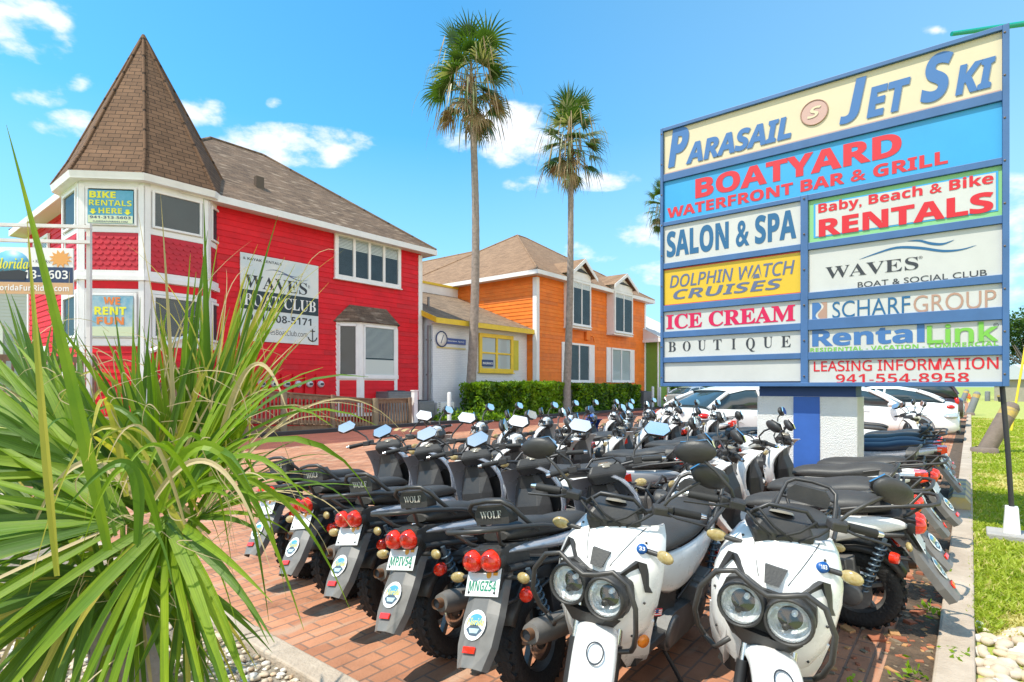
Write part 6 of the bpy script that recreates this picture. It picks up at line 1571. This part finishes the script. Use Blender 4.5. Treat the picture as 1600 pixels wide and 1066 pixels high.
STONE = [mat('pebble_cream', (.46, .36, .25), .85, col2=(.64, .54, .42), vscale=8, bump=.2, bscale=30), mat('pebble_tan', (.50, .34, .20), .8, col2=(.62, .48, .34), vscale=8), mat('pebble_white', (.60, .54, .46), .85, col2=(.70, .66, .60), vscale=10)]
ICO = []
for i in range(5):
    for j in range(8): ICO.append((pi * (i + .5) / 5 if 0 < i < 4 else (0.25 if i == 0 else pi - .25), 2 * pi * j / 8))
def stone(b, p, r, mi):
    sx, sy, sz = r * random.uniform(.8, 1.5), r * random.uniform(.7, 1.1), r * random.uniform(.45, .7); a = random.uniform(0, 6.28)
    vs_ = []
    for th, ph in ICO:
        q = V((sin(th) * cos(ph) * sx, sin(th) * sin(ph) * sy, cos(th) * sz)) * random.uniform(.9, 1.1)
        vs_.append(p + V((q.x * cos(a) - q.y * sin(a), q.x * sin(a) + q.y * cos(a), q.z)))
    fs = [(i * 8 + j, i * 8 + (j + 1) % 8, (i + 1) * 8 + (j + 1) % 8, (i + 1) * 8 + j) for i in range(4) for j in range(8)] + [tuple(range(8))[::-1], tuple(range(32, 40))]
    b.add(vs_, fs, mi, True)
def gpts(u0, u1, w0, w1, n, r0, r1, name, label, test=None):
    b = MB()
    for _ in range(n):
        p = SW(random.uniform(u0, u1), random.uniform(w0, w1))
        if test and not test(p): continue
        r = random.uniform(r0, r1); stone(b, p + V((0, 0, r * random.uniform(.1, .6))), r, random.choice((0, 0, 0, 1, 2, 2)))
    o = b.build(name, STONE); o['kind'] = 'stuff'; o['label'] = label
gpts(1.6, 4.62, -1.6, -.03, 1500, .022, .055, 'pebbles', 'cream pebbles in the corner bed beside the kerb')
gpts(.2, 1.55, 1.6, 5.2, 5200, .008, .022, 'white_gravel', 'small white stones in the palm bed', lambda p: p.y > 1.0)
gpts(6, 20, 16.4, 18.3, 1800, .02, .05, 'edging_gravel', 'white stones behind the lane edging')
# loose broken bricks and weeds between the paving and the kerb
random.seed(5)
BR = [mat('loose_brick', (.30, .10, .05), .9, var=.3), mat('grit', (.20, .15, .10), .9, var=.4), mat('loose_brick_orange', (.45, .24, .10), .9, var=.2)]
b = MB()
for _ in range(420):
    p = SW(random.uniform(1.75, 6.5), .17 + abs(random.gauss(0, .26))); s = random.uniform(.007, .022) if random.random() < .9 else random.uniform(.03, .045)
    b.box(p + V((0, 0, s * .2)), (s * 2, s * 1.3, s * .6), random.choice((0, 0, 2, 0, 1, 2)), rot=(random.uniform(-.2, .2), random.uniform(-.2, .2), random.uniform(0, 3)))
o = b.build('brick_rubble', BR, bevel=.006); o['kind'] = 'stuff'; o['label'] = 'broken brick pieces along the kerb'
b = MB()
for u, w in ((2.7, .35), (2.95, .3), (3.2, .4), (3.55, .22), (4.6, .2), (5.6, .18), (3.9, .05)):
    for _ in range(26): leaf(b, SW(u + random.gauss(0, .05), w + random.gauss(0, .04), random.uniform(.01, .07)), random.uniform(.012, .028), 1)
o = b.build('weeds', HEDGE[:2]); o['kind'] = 'stuff'; o['label'] = 'small weeds growing along the kerb'

# ------------------------------------------------------------------ fan palm in the foreground bed
random.seed(4)
FP = [leafmat('fan_leaf', (.12, .235, .012), (.27, .37, .02), .42, .46, 5, stripe=.28), leafmat('fan_leaf_yellow', (.36, .36, .05), (.50, .42, .08), .4, .45, 3, stripe=.28), leafmat('fan_leaf_deep', (.06, .14, .015), (.13, .23, .025), .38, .40, 3, stripe=.28), leafmat('fan_leaf_dry', (.42, .33, .18), (.52, .42, .25), .2, .7)]
fp = thing('fan_palm', 'large green fan palm with long arching leaves in the foreground bed', 'palm', (-1.5, 2.2, 0))
base = V((-1.5, 2.2, 0))
b = MB(); b.tube([(0, 0, -.05), (.02, .02, .25), (0, 0, .55), (.02, 0, .75)], [.17, .15, .12, .06], 12); b.build('stem', BARK, fp)
def HP(x, v, Y): d = ray(x, v); return V((d.x * Y, Y, EYE + d.z * Y)) - base
def fan(hub, d, nseg, length, spread, droop, width=.030, nrm=None, mi=0, jit=.12, yel=.1, segs=9, vary=.25, costa=.25, fold=.35):
    d = V(d).normalized(); n0 = V(nrm) if nrm else V((0, -1, .5)); n0 = (n0 - d * n0.dot(d)).normalized(); side = d.cross(n0).normalized()
    b = MB()
    root = V((0, 0, .45)); mid = (root + hub) / 2 + V((0, 0, .06)); b.tube([root, mid, hub, hub + d * costa * length * .5], [.013, .011, .010, .003], 6, 0)
    for j in range(nseg):
        t = -1 + 2 * j / (nseg - 1); a = R(spread) * t
        dd = d * cos(a) + side * (sin(a) + random.gauss(0, .07)) + n0 * (random.gauss(0, jit) + .10 * t * t)
        ln = length * (1 - .28 * abs(t) ** 1.5) * random.uniform(1 - vary, 1.04); p = hub + d * costa * length * .28 * (1 - abs(t))
        r = random.random(); m_ = 1 if r < yel * .5 else (3 if r < yel else (mi if random.random() < .75 else (2 if mi == 0 else 0)))
        dr = droop * (random.uniform(.5, 1.5) if random.random() < .75 else random.uniform(1.8, 3.2))
        strip(b, p, dd, n0 + side * random.gauss(0, .35), ln, width * random.uniform(.75, 1.2) * (.55 if m_ == 3 else 1), dr, segs, m_, fold, (.5, 1, 1, .85, .6, .3, .04))
    for _ in range(3):
        a = random.uniform(-1, 1) * R(spread); dd = d * cos(a) + side * sin(a); p = hub + dd * length * random.uniform(.3, .7)
        strip(b, p, dd + V((random.gauss(0, .6), random.gauss(0, .4), random.gauss(0, .6))), n0, random.uniform(.15, .5), .0035, random.uniform(3, 8), 9, 3, 0, (1, 1, .4))
    b.build('leaf', FP, fp)
UPN = (0.1, -1, .25)
fan(HP(275, 790, 2.0), (.06, .10, 1), 34, .98, 30, .14, .025, UPN, 0, yel=.10, vary=.5)
fan(HP(325, 770, 2.1), (.16, .05, 1), 24, .98, 20, .25, .022, UPN, 0, yel=.25, vary=.45)
fan(HP(215, 800, 2.0), (-.22, .10, 1), 27, .78, 38, .30, .025, UPN, 2, vary=.45)
fan(HP(245, 800, 1.9), (-.10, -.05, 1), 21, .66, 55, .6, .026, UPN, 0)
fan(HP(204, 815, 1.75), (-1, -.1, -.02), 37, .95, 50, .30, .034, (0, -.75, 1), 0, yel=.04, vary=.15)
fan(HP(140, 740, 1.9), (-.8, .1, .40), 27, .85, 42, .35, .032, (.2, -.9, .8), 0)
fan(HP(90, 690, 2.3), (-.6, .2, .60), 24, .75, 40, .4, .028, UPN, 2)
fan(HP(262, 808, 1.65), (.10, -.35, -.55), 27, .74, 55, .9, .028, (0, -1, -.2), 0, yel=.05)
fan(HP(270, 800, 1.75), (.55, -.15, .65), 17, .78, 34, 1.8, .026, (-.3, -.8, 1), 0)
fan(HP(310, 810, 1.95), (.55, .1, .40), 13, .58, 40, 2.0, .019, (-.3, -.8, 1), 2)
fan(HP(150, 900, 1.8), (-.65, -.15, -.6), 31, .8, 52, .6, .028, (0, -1, .4), 2)
fan(HP(290, 900, 1.95), (.25, -.1, -.9), 23, .55, 42, .6, .020, (0, -1, .1), 2, yel=.2)
fan(HP(215, 880, 2.0), (-.15, -.1, -1), 31, .7, 60, .4, .023, (0, -1, .1), 2, yel=.15)
fan(HP(80, 820, 2.0), (-.9, .0, .10), 31, .8, 55, .5, .031, (0, -.8, .8), 2)
fan(HP(60, 640, 2.6), (-.5, .2, .75), 21, .6, 50, .6, .025, UPN, 2, yel=.2)
fan(HP(325, 700, 2.3), (.22, .2, .95), 24, .90, 24, .5, .017, UPN, 1, yel=.5, vary=.5)
fan(HP(190, 780, 2.35), (-.6, .1, .1), 27, .7, 75, .5, .029, (0, -1, .3), 2, yel=.08)
fan(HP(250, 760, 2.35), (.0, .1, .5), 27, .62, 80, .5, .026, (0, -1, .3), 2, yel=.08)
fan(HP(230, 850, 2.3), (-.2, .1, -.7), 27, .62, 75, .5, .026, (0, -1, .2), 2, yel=.2)
fan(HP(60, 930, 2.1), (-.5, .0, -.5), 27, .7, 70, .5, .028, (0, -1, .4), 1, yel=.35)
# single long blades
def lone(p0, p1, p2, width, m_, name='leaf'):
    b = MB(); pts = [p0.lerp(p1, t).lerp(p1.lerp(p2, t), t) for t in [i / 16 for i in range(17)]]
    L_, C_, R_ = [], [], []
    for i, p in enumerate(pts):
        d = (pts[min(16, i + 1)] - pts[max(0, i - 1)]).normalized(); s = d.cross(V((.2, -1, .4))).normalized(); w = width / 2 * max(.03, sin(pi * min(1, (16 - i + .3) / 16) * .5)) * (.55 + .45 * min(1, i / 4))
        n_ = s.cross(d).normalized() * w * .4; L_.append(p - s * w + n_); C_.append(p); R_.append(p + s * w + n_)
    m = 17; b.add(L_ + C_ + R_, [(i, m + i, m + i + 1, i + 1) for i in range(16)] + [(m + i, 2 * m + i, 2 * m + i + 1, m + i + 1) for i in range(16)], m_); b.build(name, FP, fp)
lone(HP(170, 860, 1.5), HP(110, 560, 1.5), HP(10, 195, 1.6), .036, 0)
lone(HP(90, 900, 1.4), HP(62, 600, 1.4), HP(42, 335, 1.45), .022, 1)
lone(HP(330, 780, 1.9), HP(520, 520, 2.0), HP(640, 690, 2.1), .010, 3)
lone(HP(320, 800, 1.9), HP(440, 560, 2.0), HP(610, 655, 2.2), .008, 3)
lone(HP(330, 790, 1.8), HP(440, 600, 1.9), HP(555, 668, 2.0), .008, 3)
lone(HP(250, 800, 1.55), HP(330, 520, 1.5), HP(475, 985, 1.5), .034, 0)
lone(HP(250, 800, 1.6), HP(420, 640, 1.6), HP(548, 955, 1.6), .022, 0)
lone(HP(280, 800, 1.6), HP(370, 560, 1.65), HP(420, 970, 1.7), .030, 2)
lone(HP(215, 850, 1.35), HP(240, 620, 1.3), HP(95, 805, 1.3), .030, 2)
lone(HP(250, 830, 1.45), HP(200, 620, 1.4), HP(130, 850, 1.4), .026, 0)
for k in range(10):
    x = random.uniform(230, 400); lone(HP(x, 760, 2.0), HP(x + random.uniform(-60, 60), random.uniform(420, 560), 2.0), HP(x + random.uniform(-160, 200), random.uniform(250, 520), 2.1), .007, random.choice((1, 3, 3)))
rl = random.Random(8)
for k in range(46):                                      # arching outer blades
    x0, v0 = rl.uniform(180, 330), rl.uniform(740, 860); Y = rl.uniform(1.45, 2.2); sgn = rl.choice((-1, -1, 1))
    reach = rl.uniform(60, 230) * sgn; up = rl.uniform(60, 300)
    x2 = x0 + reach; v2 = v0 + rl.uniform(-120, 190)
    if x2 > 470: continue
    lone(HP(x0, v0, Y), HP(x0 + reach * .55, v0 - up, Y + rl.uniform(-.1, .1)), HP(x2, v2, Y + rl.uniform(-.25, .15)), rl.uniform(.010, .026), rl.choice((0, 0, 0, 2, 1, 3)))
for k in range(60):                                      # loose dry fibres
    x0, v0 = rl.uniform(120, 380), rl.uniform(560, 950); Y = rl.uniform(1.5, 2.2)
    lone(HP(x0, v0, Y), HP(x0 + rl.uniform(-90, 90), v0 + rl.uniform(-110, 60), Y), HP(x0 + rl.uniform(-120, 120), v0 + rl.uniform(-40, 130), Y), .0035, 3, 'fibre')
# dry leaf bases near the ground
b = MB()
for k in range(40):
    a = random.uniform(0, 6.28); strip(b, V((cos(a) * .12, sin(a) * .12, random.uniform(.1, .5))), V((cos(a), sin(a), random.uniform(-.2, .9))), V((-cos(a), -sin(a), .5)), random.uniform(.25, .5), .04, 2.5, 6, 3, .3, (1, .9, .5, .1))
b.build('dry_leaf_base', FP, fp)
